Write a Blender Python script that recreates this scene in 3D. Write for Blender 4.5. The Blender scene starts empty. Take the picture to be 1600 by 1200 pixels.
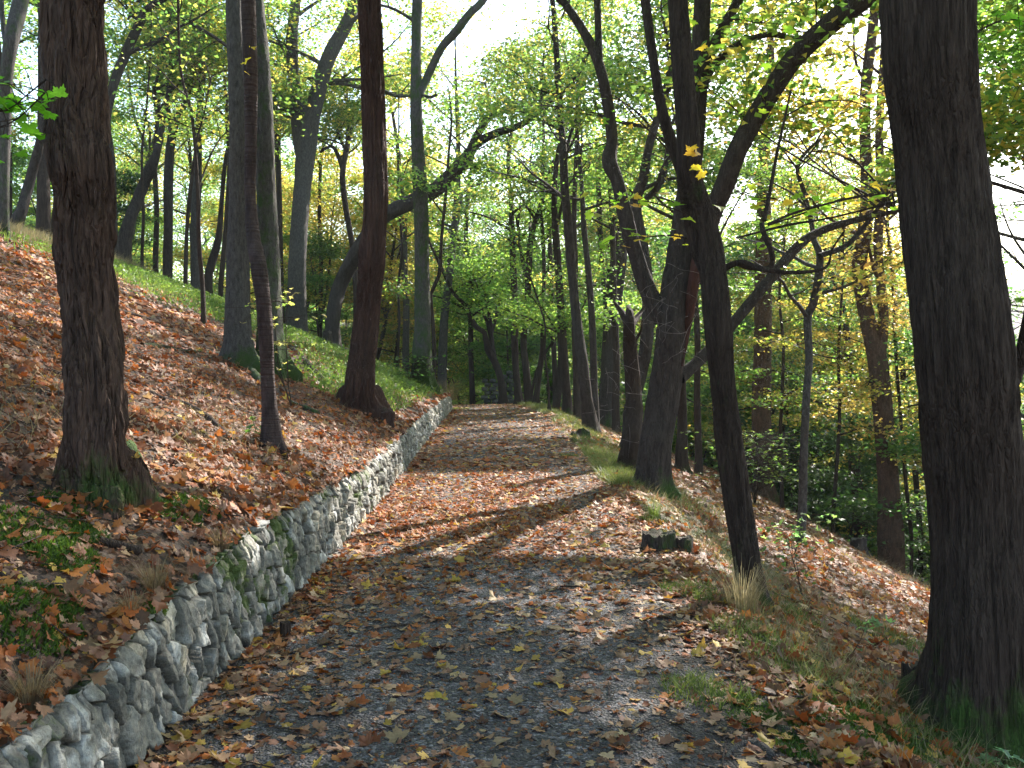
import bpy, math, numpy as np
from mathutils import Vector

# ------------------------------------------------------------------ camera, sky, sun, exposure
SC = bpy.context.scene
COL = SC.collection
CAM_H, F, HOR = 1.6, 1500.0, 560.0          # eye height, focal length and horizon row in 1600x1200 pixels
PITCH = math.atan((600 - HOR) / F)
cam_d = bpy.data.cameras.new("camera"); cam = bpy.data.objects.new("camera", cam_d); COL.objects.link(cam)
cam.location = (0, 0, CAM_H); cam.rotation_euler = (math.pi / 2 - PITCH, 0, 0)
cam_d.sensor_width = 36; cam_d.lens = 36 * F / 1600; cam_d.clip_start = 0.05; cam_d.clip_end = 800
SC.camera = cam

SUN_AZ, SUN_EL = math.radians(33), math.radians(35)     # to the right of straight ahead, low autumn sun
w = bpy.data.worlds.new("World"); SC.world = w; w.use_nodes = True
nt = w.node_tree; nt.nodes.clear()
sky = nt.nodes.new("ShaderNodeTexSky"); sky.sky_type = 'NISHITA'; sky.sun_disc = False
sky.sun_elevation = SUN_EL; sky.sun_rotation = SUN_AZ; sky.air_density = 1.2; sky.dust_density = 1.2; sky.ozone_density = 1.0
bg = nt.nodes.new("ShaderNodeBackground"); bg.inputs[1].default_value = 0.15
wo = nt.nodes.new("ShaderNodeOutputWorld")
nt.links.new(sky.outputs[0], bg.inputs[0]); nt.links.new(bg.outputs[0], wo.inputs[0])
sd = bpy.data.lights.new("sun", 'SUN'); sd.energy = 5.0; sd.angle = math.radians(0.6); sd.color = (1.0, .94, .87)
sun = bpy.data.objects.new("sun", sd); COL.objects.link(sun)
TOSUN = Vector((math.sin(SUN_AZ) * math.cos(SUN_EL), math.cos(SUN_AZ) * math.cos(SUN_EL), math.sin(SUN_EL)))
sun.rotation_euler = (-TOSUN).to_track_quat('-Z', 'Y').to_euler(); sun.location = (20, 30, 40)
SC.view_settings.view_transform = 'Standard'; SC.view_settings.look = 'None'
SC.view_settings.gamma = 1; SC.view_settings.exposure = 1.68
SC.cycles.max_bounces = 7; SC.cycles.diffuse_bounces = 4; SC.cycles.glossy_bounces = 2
SC.cycles.transmission_bounces = 4; SC.cycles.transparent_max_bounces = 4
SC.cycles.sample_clamp_indirect = 6.0
SC.cycles.caustics_reflective = False; SC.cycles.caustics_refractive = False

rs = np.random.RandomState

# ------------------------------------------------------------------ noise
def _h(ix, iy, iz, seed):
    h = (ix.astype(np.int64) * 374761393 + iy.astype(np.int64) * 668265263 + iz.astype(np.int64) * 2147483647 + seed * 974634777) & 0xFFFFFFFF
    h = ((h ^ (h >> 13)) * 1274126177) & 0xFFFFFFFF
    h = ((h ^ (h >> 15)) * 2246822519) & 0xFFFFFFFF
    return ((h ^ (h >> 16)) & 0xFFFFFF) / float(0xFFFFFF)
def vn(x, y, z=0.0, seed=0):
    x, y, z = np.broadcast_arrays(np.asarray(x, float), np.asarray(y, float), np.asarray(z, float))
    ix, iy, iz = np.floor(x), np.floor(y), np.floor(z)
    fx, fy, fz = x - ix, y - iy, z - iz
    ix, iy, iz = ix.astype(int), iy.astype(int), iz.astype(int)
    sx, sy, sz = [t * t * t * (t * (t * 6 - 15) + 10) for t in (fx, fy, fz)]
    def c(a, b, d): return _h(ix + a, iy + b, iz + d, seed)
    def L(a, b, t): return a + (b - a) * t
    return L(L(L(c(0,0,0), c(1,0,0), sx), L(c(0,1,0), c(1,1,0), sx), sy), L(L(c(0,0,1), c(1,0,1), sx), L(c(0,1,1), c(1,1,1), sx), sy), sz)
def fbm(x, y, z=0.0, o=4, seed=0):
    s, a, t = 0, 1.0, 0
    x, y, z = np.asarray(x, float), np.asarray(y, float), np.asarray(z, float)
    for i in range(o):
        s = s + a * vn(x, y, z, seed + i * 17); t += a; a *= .5; x, y, z = x * 2.03, y * 2.03, z * 2.03
    return s / t
def sstep(a, b, x):
    t = np.clip((x - a) / (b - a), 0, 1); return t * t * (3 - 2 * t)
def sp(x, k):
    return k * np.logaddexp(0, np.asarray(x, float) / k)

# ------------------------------------------------------------------ the lie of the land
def wall_top(y): return np.interp(y, [-3, 3, 4.3, 5.6, 10, 15, 24, 29, 32, 36], [.40, .42, .53, .60, .48, .50, .55, .50, .2, .0])
def wall_x(y): return np.interp(y, [-5, 0, 10, 17, 30, 40, 60, 90], [-1.45, -1.45, -1.42, -1.6, -1.85, -2.6, -7, -14])
def path_r(y): return np.interp(y, [-5, 4, 7, 10, 17, 26, 31, 36, 45, 60, 90], [1.15, 1.1, 1.12, 1.2, 1.22, 1.0, .55, -.1, -1.7, -4.6, -11])
def H(x, y):
    x, y = np.asarray(x, float), np.asarray(y, float)
    d = np.maximum(0, wall_x(y) - .1 - x)
    left = wall_top(y) * sstep(.0, .07, d) + .40 * (d - 1.12 * sp(d - 11.2, .8)) * sstep(.0, .3, d)
    left = left + .12 * (fbm(x * .6, y * .6, seed=5) - .5) * sstep(.3, 2, d) * 2
    dr = sp(x - 1.35, .18)
    right = -.40 * dr - .38 * sp(x - 7.6, .5) + .78 * sp(x - 20, 2) + .28 * sp(x - 48, 4)
    right = right + .16 * (fbm(x * .7, y * .7, seed=9) - .5) * sstep(1.4, 3, x)
    far = -.17 * sp(y - 38, 2.5) + .17 * sp(y - 78, 6) + .16 * sp(y - 98, 5)
    on = sstep(wall_x(y) - .2, wall_x(y) + .3, x) * (1 - sstep(path_r(y) - .3, path_r(y) + .3, x))
    small = .03 * (fbm(x * 3, y * 3, seed=2, o=3) - .5) * (1 - on) + .022 * (fbm(x * 1.6, y * 1.6, seed=3, o=3) - .5)
    verge = .05 * np.exp(-((x - path_r(y) - .35) / .3) ** 2)
    return left + right + far + small + verge * (y < 60)
def h1(x, y): return float(H(x, y))
def ray(px, py):
    a, b = px - 800.0, 600.0 - py
    y = F * math.cos(PITCH) + b * math.sin(PITCH); z = b * math.cos(PITCH) - F * math.sin(PITCH)
    return a / y, z / y
def P(px, py, Y):
    a, b = ray(px, py); return np.array([a * Y, Y, CAM_H + b * Y])
def hit(px, py, lo=1.5, hi=60):
    a, b = ray(px, py); Y = np.linspace(lo, hi, 6000)
    g = CAM_H + b * Y - H(a * Y, Y); k = np.where(g <= 0)[0]
    i = k[0] if len(k) else int(np.argmin(g / Y))
    return np.array([a * Y[i], Y[i], float(H(a * Y[i], Y[i]))])

# ------------------------------------------------------------------ mesh helpers
def mesh(name, V, polys, colors=None, mats=(), parent=None, smooth=True, attrs=None):
    """polys: list of integer arrays (n,k); colours per vertex"""
    me = bpy.data.meshes.new(name); V = np.ascontiguousarray(V, dtype=np.float32)
    me.vertices.add(len(V)); me.vertices.foreach_set('co', V.ravel())
    polys = [p for p in polys if len(p)]
    loops = np.concatenate([p.ravel() for p in polys]); tot = np.concatenate([np.full(len(p), p.shape[1]) for p in polys])
    st = np.concatenate([[0], np.cumsum(tot)[:-1]])
    me.loops.add(len(loops)); me.loops.foreach_set('vertex_index', loops.astype(np.int32))
    me.polygons.add(len(tot)); me.polygons.foreach_set('loop_start', st.astype(np.int32)); me.polygons.foreach_set('loop_total', tot.astype(np.int32))
    me.polygons.foreach_set('use_smooth', np.full(len(tot), smooth))
    me.update(calc_edges=True)
    if colors is not None:
        c = np.ones((len(V), 4), np.float32); c[:, :3] = colors
        me.color_attributes.new('Col', 'FLOAT_COLOR', 'POINT').data.foreach_set('color', c.ravel())
    for k, a in (attrs or {}).items():
        me.attributes.new(k, 'FLOAT', 'POINT').data.foreach_set('value', np.asarray(a, np.float32))
    for m in (mats if isinstance(mats, (list, tuple)) else [mats]): me.materials.append(m)
    o = bpy.data.objects.new(name, me); COL.objects.link(o)
    if parent: o.parent = parent
    return o
def tag(o, label=None, cat=None, group=None, kind=None):
    for k, v in (('label', label), ('category', cat), ('group', group), ('kind', kind)):
        if v: o[k] = v
    return o
def empty(name, loc, label, cat, group=None):
    o = bpy.data.objects.new(name, None); COL.objects.link(o); o.location = [float(v) for v in loc]; o.empty_display_size = .2
    return tag(o, label, cat, group)
def copy_tree(src, parent=None):
    c = src.copy(); COL.objects.link(c); c.parent = parent
    for ch in src.children: copy_tree(ch, c)
    return c

class MB:                                    # collects arrays for ONE mesh
    def __init__(s): s.V, s.P, s.C, s.M, s.n = [], {}, [], [], 0
    def add(s, V, polys, col=(1, 1, 1), moss=0.0):
        V = np.asarray(V, float)
        for p in polys: s.P.setdefault(p.shape[1], []).append(p + s.n)
        s.V.append(V); s.C.append(np.broadcast_to(np.asarray(col, float), (len(V), 3))); s.M.append(np.broadcast_to(np.asarray(moss, float), (len(V),)))
        s.n += len(V)
    def build(s, name, mat, parent=None, origin=None, smooth=True, moss=False):
        V = np.concatenate(s.V)
        if origin is not None: V = V - np.asarray(origin)
        return mesh(name, V, [np.concatenate(v) for v in s.P.values()], np.concatenate(s.C), mat, parent, smooth, {'moss': np.concatenate(s.M)} if moss else None)

def resample(pts, rad, step):
    pts, rad = np.asarray(pts, float), np.asarray(rad, float)
    if len(pts) > 2:                          # Catmull-Rom
        q = np.vstack([2 * pts[0] - pts[1], pts, 2 * pts[-1] - pts[-2]]); rr = np.concatenate([[rad[0]], rad, [rad[-1]]])
        P_, R_ = [], []
        for i in range(1, len(q) - 2):
            n = max(2, int(np.linalg.norm(q[i + 1] - q[i]) / step)); t = np.arange(n)[:, None] / n
            P_.append(.5 * (2 * q[i] + (q[i + 1] - q[i - 1]) * t + (2 * q[i - 1] - 5 * q[i] + 4 * q[i + 1] - q[i + 2]) * t ** 2 + (3 * q[i] - q[i - 1] - 3 * q[i + 1] + q[i + 2]) * t ** 3))
            R_.append(rr[i] + (rr[i + 1] - rr[i]) * (t[:, 0] ** 2 * (3 - 2 * t[:, 0])))
        return np.vstack(P_ + [q[-2:-1]]), np.concatenate(R_ + [rr[-2:-1]])
    n = max(2, int(np.linalg.norm(pts[1] - pts[0]) / step)); t = np.linspace(0, 1, n + 1)[:, None]
    return pts[0] + (pts[1] - pts[0]) * t, rad[0] + (rad[1] - rad[0]) * t[:, 0]
def tube(pts, rad, nseg=8, disp=None, cap=True):
    """sweep; returns V, polys and theta, s arrays"""
    n = len(pts); T = np.gradient(pts, axis=0); T /= np.linalg.norm(T, axis=1)[:, None] + 1e-9
    ref = np.array([0, 1.0, 0]) if abs(T[0][1]) < .8 else np.array([1.0, 0, 0])
    U = np.zeros_like(T); u = np.cross(ref, T[0]); u /= np.linalg.norm(u)
    for i in range(n):
        u = u - T[i] * np.dot(u, T[i]); u /= np.linalg.norm(u) + 1e-9; U[i] = u
    W = np.cross(T, U); th = np.linspace(0, 2 * math.pi, nseg, endpoint=False)
    s = np.concatenate([[0], np.cumsum(np.linalg.norm(np.diff(pts, axis=0), axis=1))])
    TH, S = np.meshgrid(th, s); R = np.repeat(np.asarray(rad)[:, None], nseg, 1)
    if disp is not None: R = R + disp(TH, S, R)
    V = pts[:, None, :] + R[..., None] * (np.cos(TH)[..., None] * U[:, None] + np.sin(TH)[..., None] * W[:, None])
    i = np.arange(n - 1)[:, None] * nseg; j = np.arange(nseg)[None]; k = (j + 1) % nseg
    Q = np.stack([i + j, i + k, i + nseg + k, i + nseg + j], -1).reshape(-1, 4)
    V = V.reshape(-1, 3); pol = [Q]
    if cap:
        V = np.vstack([V, pts[-1:] + T[-1:] * rad[-1] * .6]); c = len(V) - 1; b = (n - 1) * nseg; a = np.arange(nseg)
        pol.append(np.stack([b + a, b + (a + 1) % nseg, np.full(nseg, c)], 1))
    return V, pol, TH.ravel(), S.ravel()

# ------------------------------------------------------------------ materials
def mat(name):
    m = bpy.data.materials.new(name); m.use_nodes = True; t = m.node_tree; t.nodes.clear(); return m, t
def nd(t, typ, ins=None, **kw):
    n = t.nodes.new(typ)
    for k, v in kw.items(): setattr(n, k, v)
    for k, v in (ins or {}).items():
        if hasattr(v, 'is_output') or isinstance(v, bpy.types.NodeSocket): t.links.new(v, n.inputs[k])
        else: n.inputs[k].default_value = v
    return n
def mix(t, fac, a, b, mode='MIX'):
    n = t.nodes.new('ShaderNodeMix'); n.data_type = 'RGBA'; n.blend_type = mode
    for i, v in ((0, fac), (6, a), (7, b)):
        if isinstance(v, bpy.types.NodeSocket): t.links.new(v, n.inputs[i])
        else: n.inputs[i].default_value = v if i == 0 else tuple(v) + ((1,) if len(v) == 3 else ())
    return n.outputs[2]
def mth(t, op, a, b=None, clamp=False):
    n = t.nodes.new('ShaderNodeMath'); n.operation = op; n.use_clamp = clamp
    for i, v in ((0, a), (1, b)):
        if v is None: continue
        if isinstance(v, bpy.types.NodeSocket): t.links.new(v, n.inputs[i])
        else: n.inputs[i].default_value = v
    return n.outputs[0]
def ramp(t, fac, stops):
    n = t.nodes.new('ShaderNodeValToRGB'); t.links.new(fac, n.inputs[0]); e = n.color_ramp.elements
    while len(e) < len(stops): e.new(.5)
    for k, (p, c) in enumerate(stops): e[k].position = p; e[k].color = (tuple(c) + (1,)) if len(c) == 3 else c
    return n.outputs[0]
def coords(t, scale=(1, 1, 1), what='Object'):
    tc = nd(t, 'ShaderNodeTexCoord'); mp = nd(t, 'ShaderNodeMapping', {'Vector': tc.outputs[what]}); mp.inputs['Scale'].default_value = scale
    return mp.outputs[0]
def noise(t, vec, scale, detail=4, rough=.6, dist=0):
    return nd(t, 'ShaderNodeTexNoise', {'Vector': vec, 'Scale': scale, 'Detail': detail, 'Roughness': rough, 'Distortion': dist}).outputs[0]
def out(t, sh):
    o = t.nodes.new('ShaderNodeOutputMaterial'); t.links.new(sh, o.inputs[0])

def leaf_mat(name, trans=.45, rough=.5, tint=(1, 1, 1), tboost=1.6):
    m, t = mat(name)
    c = nd(t, 'ShaderNodeVertexColor', layer_name='Col').outputs[0]
    v = coords(t); n = noise(t, v, 60, 2)
    c2 = mix(t, .35, c, ramp(t, n, [(.3, (.35, .35, .35)), (.7, (1.25, 1.25, 1.25))]), 'MULTIPLY')
    b = nd(t, 'ShaderNodeBsdfPrincipled', {'Base Color': c2, 'Roughness': rough})
    b.inputs['Specular IOR Level'].default_value = .35
    tr = nd(t, 'ShaderNodeBsdfTranslucent', {'Color': mix(t, 1, c2, tuple(x * tboost for x in tint), 'MULTIPLY')})
    s = nd(t, 'ShaderNodeMixShader', {0: trans, 1: b.outputs[0], 2: tr.outputs[0]})
    out(t, s.outputs[0]); return m
M_FOL = leaf_mat('live foliage', .55, .45, (1.0, 1.0, .62), 3.3)
M_LIT = leaf_mat('fallen leaf', .25, .62, (1.0, .88, .75), 1.5)
M_GRASS = leaf_mat('grass blade', .4, .5, (1, 1, .8), 1.6)

def bark_mat(name, dark, light, sx=9, sz=1.6, bump=.6, moss_col=(.026, .048, .010), bands=False):
    m, t = mat(name)
    v = coords(t, (sx, sx, sz)); n1 = noise(t, v, 1.0, 6, .65, .3); n2 = noise(t, coords(t, (sx * 5, sx * 5, sz * 6)), 1, 4, .6)
    vo = nd(t, 'ShaderNodeTexVoronoi', {'Vector': coords(t, (sx * 2.2, sx * 2.2, sz * 1.6)), 'Scale': 1.0}, feature='DISTANCE_TO_EDGE').outputs[0]
    fr = ramp(t, vo, [(0, (0, 0, 0)), (.22, (1, 1, 1))])
    hgt = mth(t, 'ADD', mth(t, 'MULTIPLY', n1, .9), mth(t, 'ADD', mth(t, 'MULTIPLY', fr, .35), mth(t, 'MULTIPLY', n2, .4)))
    if bands:
        bn = noise(t, coords(t, (2, 2, 45)), 1, 3, .5)
        hgt = mth(t, 'ADD', mth(t, 'MULTIPLY', bn, .7), mth(t, 'MULTIPLY', n2, .3))
    c = mix(t, ramp(t, n1, [(.3, (0, 0, 0)), (.7, (1, 1, 1))]), dark, light)
    c = mix(t, mth(t, 'MULTIPLY', ramp(t, n2, [(.45, (0, 0, 0)), (.8, (1, 1, 1))]), .35), c, tuple(min(1, x * 1.8) for x in light))
    vc = nd(t, 'ShaderNodeVertexColor', layer_name='Col').outputs[0]
    c = mix(t, 1, c, vc, 'MULTIPLY')
    ms = nd(t, 'ShaderNodeAttribute', attribute_name='moss').outputs['Fac']
    mn = noise(t, coords(t, (3.5, 3.5, 2.2)), 1, 7, .75)
    mf = ramp(t, mth(t, 'ADD', ms, mth(t, 'MULTIPLY', mth(t, 'SUBTRACT', mn, .5), 1.9)), [(.36, (0, 0, 0)), (.68, (.95, .95, .95))])
    mc = mix(t, noise(t, coords(t, (70, 70, 70)), 1, 3), moss_col, tuple(x * 3.2 for x in moss_col))
    c = mix(t, mf, c, mc)
    b = nd(t, 'ShaderNodeBump', {'Height': hgt, 'Strength': bump, 'Distance': .05})
    p = nd(t, 'ShaderNodeBsdfPrincipled', {'Base Color': c, 'Roughness': .85, 'Normal': b.outputs[0]}); p.inputs['Specular IOR Level'].default_value = .2
    out(t, p.outputs[0]); return m
B = dict(
    locust=bark_mat('furrowed locust bark', (.034, .020, .015), (.125, .075, .056), 14, 2.4, 1.0),
    red=bark_mat('reddish furrowed bark', (.036, .019, .015), (.115, .062, .050), 20, 1.4, 1.0),
    grey=bark_mat('grey rough bark', (.040, .035, .033), (.15, .135, .125), 30, 9, .9),
    brown=bark_mat('dark brown bark', (.028, .021, .019), (.085, .067, .060), 18, 4, .9),
    dark=bark_mat('near black fine bark', (.028, .018, .014), (.082, .057, .045), 26, 2.4, .9),
    cherry=bark_mat('banded cherry bark', (.022, .014, .013), (.080, .054, .050), 12, 3, .9, bands=True),
    pine=bark_mat('orange pine bark', (.045, .030, .024), (.15, .088, .062), 12, 5, .9),
    inner=bark_mat('torn red heartwood', (.032, .016, .013), (.085, .036, .027), 16, 1.2, .5))

# ------------------------------------------------------------------ leaves
def star(tips, notch, teeth=True):
    pts = []
    T = [(90, .56), (38, .54), (-14, .40), (-90, .07), (194, .40), (142, .54)]
    N = [(64, .33), (12, .29), (-58, .24), (238, .24), (168, .29), (116, .33)]
    for (ta, tr), (na, nr) in zip(T, N):
        if teeth and tr > .3: pts += [(ta + 17, tr * .80), (ta + 8, tr * .78), (ta, tr), (ta - 8, tr * .78), (ta - 17, tr * .80)]
        else: pts.append((ta, tr))
        pts.append((na, nr))
    V = [(0, 0, 0)] + [(r * math.cos(math.radians(a)), r * math.sin(math.radians(a)), 0) for a, r in pts]
    n = len(V) - 1; return np.array(V), np.array([(0, 1 + (i + 1) % n, 1 + i) for i in range(n)])
LEAF3 = star(0, 0, True); LEAF2 = star(0, 0, False)
LEAF1 = (np.array([(0, -.5, 0), (.42, .05, .0), (0, .55, 0), (-.42, .05, .0)]), np.array([(0, 1, 2), (0, 2, 3)]))
LEAFQ = (np.array([(0, -.5, 0), (.36, -.15, .05), (.4, .25, 0), (0, .55, .03), (-.4, .2, 0), (-.36, -.2, .05)]), np.array([(0, 1, 2, 3, 4, 5)]))
def leaves(mb, centers, size, colors, rng, tilt=.5, up=None, tmpl=LEAF1, curl=.35):
    n = len(centers)
    if n == 0: return
    T, tri = tmpl; k = len(T)
    up = np.tile([0, 0, 1.0], (n, 1)) if up is None else up
    nz = up + rng.normal(0, tilt, (n, 3)); nz /= np.linalg.norm(nz, axis=1)[:, None]
    a = rng.normal(0, 1, (n, 3)); ax = np.cross(a, nz); ax /= np.linalg.norm(ax, axis=1)[:, None] + 1e-9; ay = np.cross(nz, ax)
    c1, c2, c3 = [rng.normal(0, curl, (n, 1)) for _ in range(3)]
    X, Y = T[None, :, 0], T[None, :, 1]
    asp = rng.uniform(.8, 1.15, (n, 1))
    Z = T[None, :, 2] + c1 * X * X * 2 + c2 * Y * Y * 2 + c3 * X * Y * 2 - abs(c1) * .1
    sz = np.asarray(size); sz = np.broadcast_to(sz, (n,))[:, None, None]
    V = centers[:, None] + sz * ((X * asp)[..., None] * ax[:, None] + Y[..., None] * ay[:, None] + Z[..., None] * nz[:, None])
    tr = (tri[None] + (np.arange(n) * k)[:, None, None]).reshape(-1, tri.shape[1])
    mb.add(V.reshape(-1, 3), [tr], np.repeat(colors, k, 0))
PAL = dict(
    green=[(.045, .100, .032), (.065, .130, .040), (.095, .165, .046)],
    lime=[(.075, .150, .038), (.11, .19, .048), (.17, .23, .055)],
    mixed=[(.055, .110, .034), (.08, .145, .040), (.13, .19, .05), (.19, .22, .055), (.32, .27, .075)],
    yellow=[(.12, .17, .04), (.19, .205, .045), (.29, .25, .07), (.32, .23, .075)],
    orange=[(.30, .22, .07), (.33, .21, .085), (.34, .26, .09), (.16, .18, .045)],
    deep=[(.035, .068, .030), (.045, .085, .034), (.065, .105, .034)])
def pick(pal, n, rng, var=.18):
    c = np.array(PAL[pal] if isinstance(pal, str) else pal)[rng.randint(0, len(PAL[pal] if isinstance(pal, str) else pal), n)]
    return np.clip(c * rng.uniform(1 - var, 1 + var, (n, 1)) * rng.uniform(.93, 1.07, (n, 3)), 0, 1)

# ------------------------------------------------------------------ trees
def d_locust(TH, S, R):
    wx, wy = fbm(np.cos(TH) * 2, np.sin(TH) * 2, S * 2.2, 3, 3) - .5, fbm(np.cos(TH) * 2, np.sin(TH) * 2, S * 2.2, 3, 8) - .5
    def fur(tw, k, l, sd, wd):
        th = TH + tw * S; n = vn(np.cos(th) * k + wx * 1.6, np.sin(th) * k + wy * 1.6, S * l, sd); return np.clip(np.abs(2 * n - 1) / wd, 0, 1) ** .7
    f = np.minimum(fur(.75, 2.7, 1.5, 11, .34), fur(-.5, 3.1, 1.3, 12, .30)); f2 = np.minimum(f, .45 + .55 * fur(.6, 6.5, 2.6, 13, .4))
    fine = fbm(np.cos(TH) * 12, np.sin(TH) * 12, S * 8, 3, 31)
    lump = fbm(np.cos(TH) * 1.3, np.sin(TH) * 1.3, S * 1.7, 3, 21) - .5
    return R * (.30 * (f2 - .7) + .17 * (fine - .5) + .32 * lump)
def d_furrow(TH, S, R, k=6.0, l=.8, a=.21, seed=40):
    w_ = 1.1 * (fbm(np.cos(TH) * 2, np.sin(TH) * 2, S * 2, 2, seed + 5) - .5)
    r = np.clip(np.abs(2 * vn(np.cos(TH) * k + w_, np.sin(TH) * k + w_, S * l, seed) - 1) / .4, 0, 1)
    r2 = np.clip(np.abs(2 * vn(np.cos(TH) * k * 2.1 + w_, np.sin(TH) * k * 2.1 + w_, S * l * 2.2, seed + 3) - 1) / .5, 0, 1)
    return R * (a * (r ** .8 * (.6 + .4 * r2) - .6) + a * .5 * (fbm(np.cos(TH) * k * 2.6, np.sin(TH) * k * 2.6, S * l * 7, 3, seed + 1) - .5) + .16 * (fbm(np.cos(TH), np.sin(TH), S * .9, 3, seed + 2) - .5))
def d_fine(TH, S, R): return d_furrow(TH, S, R, 12, 1.5, .10, 60)
def d_rough(TH, S, R): return d_furrow(TH, S, R, 9, 5, .07, 80)
def d_cherry(TH, S, R): return R * (.055 * (vn(np.cos(TH) * .8, np.sin(TH) * .8, S * 30, 90) - .5) + .14 * (fbm(np.cos(TH), np.sin(TH), S * 2.5, 3, 91) - .5))
def d_plain(TH, S, R): return R * .16 * (fbm(np.cos(TH) * 1.2, np.sin(TH) * 1.2, S * 1.2, 3, 95) - .5)
DISP = dict(locust=d_locust, red=d_furrow, grey=d_rough, dark=d_fine, cherry=d_cherry, brown=lambda a, b, c: d_furrow(a, b, c, 8, 1.5, .09, 50), pine=lambda a, b, c: d_furrow(a, b, c, 6, 4, .10, 70), plain=d_plain)

def add_stem(mb, pts, rad, nseg, step, disp, flare=0, gz=None, moss=(0, 0), rng=None, cap=True):
    pts, rad = resample(pts, rad, step)
    ph = rng.uniform(0, 6.28) if rng is not None else 0; kk = rng.randint(3, 6) if rng is not None else 4
    def dd(TH, S, R):
        d = disp(TH, S + ph * 3, R) if disp else 0
        if flare:
            hh = np.clip(pts[:, 2] - gz, 0, 9)[:, None]
            d = d + R * flare * np.exp(-hh / (.9 * max(rad[0], .08))) * (.35 + 1.5 * np.maximum(0, np.cos(kk * TH + ph + .5 * np.sin(TH * 2))) ** 2) * .8 + R * flare * .25 * np.exp(-hh / (3.2 * rad[0])) * (1 + np.cos(kk * TH + ph)) * .5
        return d
    V, pol, TH, S = tube(pts, rad, nseg, dd if (disp or flare) else None, cap)
    m = np.zeros(len(V))
    if gz is not None: m = moss[0] * np.exp(-np.clip(V[:, 2] - gz, 0, 99) / .45) + moss[1]
    else: m = m + moss[1]
    mb.add(V, pol, (1, 1, 1), m)

def grow(mb, fol, path, prad, rng, z0, n, L, rise=.5, sub=4, nleaf=26, lsz=.09, pal='mixed', spread=.38, tmpl=LEAF1, droop=.1, seg=5, flat=.35, keep=None, zt=None):
    """branches with twigs and leaf sprays on the upper part of a stem"""
    path = np.asarray(path); z = path[:, 2]
    idx = np.where(z > z0)[0]
    if len(idx) == 0: idx = np.array([len(path) - 1])
    cs, pc = [], []
    az = rng.uniform(0, 6.28)
    for b in range(n):
        f = (b + rng.uniform(0, 1)) / n; i = idx[min(len(idx) - 1, int(f ** .9 * len(idx)))]
        az += 2.4 + rng.uniform(-.5, .5); ln = L * (1 - .55 * f) * rng.uniform(.7, 1.2)
        el = rise * rng.uniform(.4, 1.3) + .45 * f
        d = np.array([math.cos(az) * math.cos(el), math.sin(az) * math.cos(el), math.sin(el)])
        r0 = min(prad[i] * .6, .018 * ln + .01); p = path[i].copy(); pts = [p.copy()]; m = 6
        for k in range(m):
            d = d + rng.normal(0, .13, 3); d[2] -= droop * (k / m) * .6; d /= np.linalg.norm(d); p = p + d * ln / m; pts.append(p.copy())
        pts = np.array(pts); rr = np.linspace(r0, .008, len(pts)); pr, rr = resample(pts, rr, ln / 9)
        V, pol, _, _ = tube(pr, rr, seg, None, False); mb.add(V, pol)
        nb = len(pr)
        for q in range(sub):
            j = int(nb * (.3 + .7 * (q + rng.uniform(0, 1)) / sub)); j = min(j, nb - 2)
            t = pr[j + 1] - pr[j]; t /= np.linalg.norm(t); sd_ = np.cross(t, [0, 0, 1]); sd_ /= np.linalg.norm(sd_) + 1e-6
            e = t * .6 + sd_ * (1 if q % 2 else -1) * rng.uniform(.5, 1.1) + np.array([0, 0, rng.uniform(-.15, .35)]); e /= np.linalg.norm(e)
            l2 = ln * .42 * rng.uniform(.6, 1.2); tp = [pr[j]]
            for k in range(3):
                e = e + rng.normal(0, .15, 3); e[2] -= droop * .2; e /= np.linalg.norm(e); tp.append(tp[-1] + e * l2 / 3)
            tp = np.array(tp); V, pol, _, _ = tube(tp, np.linspace(max(.006, rr[j] * .5), .004, 4), 4, None, False); mb.add(V, pol)
            for k in (1, 2, 3):
                cs.append(tp[k]); pc.append(rng.rand())
        cs.append(pr[-1]); pc.append(rng.rand()); cs.append(pr[-3]); pc.append(rng.rand())
    if fol is None or nleaf <= 0: return
    cs = np.array(cs)
    if zt is not None: cs = cs[cs[:, 2] > zt]
    c = np.repeat(cs, nleaf, 0); N = len(c)
    c = c + rng.normal(0, 1, (N, 3)) * np.array([spread, spread, spread * flat])
    pl = np.array(PAL[pal]); nc = len(pl)
    base = rng.randint(0, nc, len(cs)); base = np.repeat(base, nleaf); sw = rng.rand(N) < .35; base[sw] = rng.randint(0, nc, sw.sum())
    colr = pl[base] * rng.uniform(.8, 1.2, (N, 1)) * rng.uniform(.94, 1.06, (N, 3))
    leaves(fol, c, lsz * rng.uniform(.65, 1.25, N), colr, rng, .42, None, tmpl)

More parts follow.
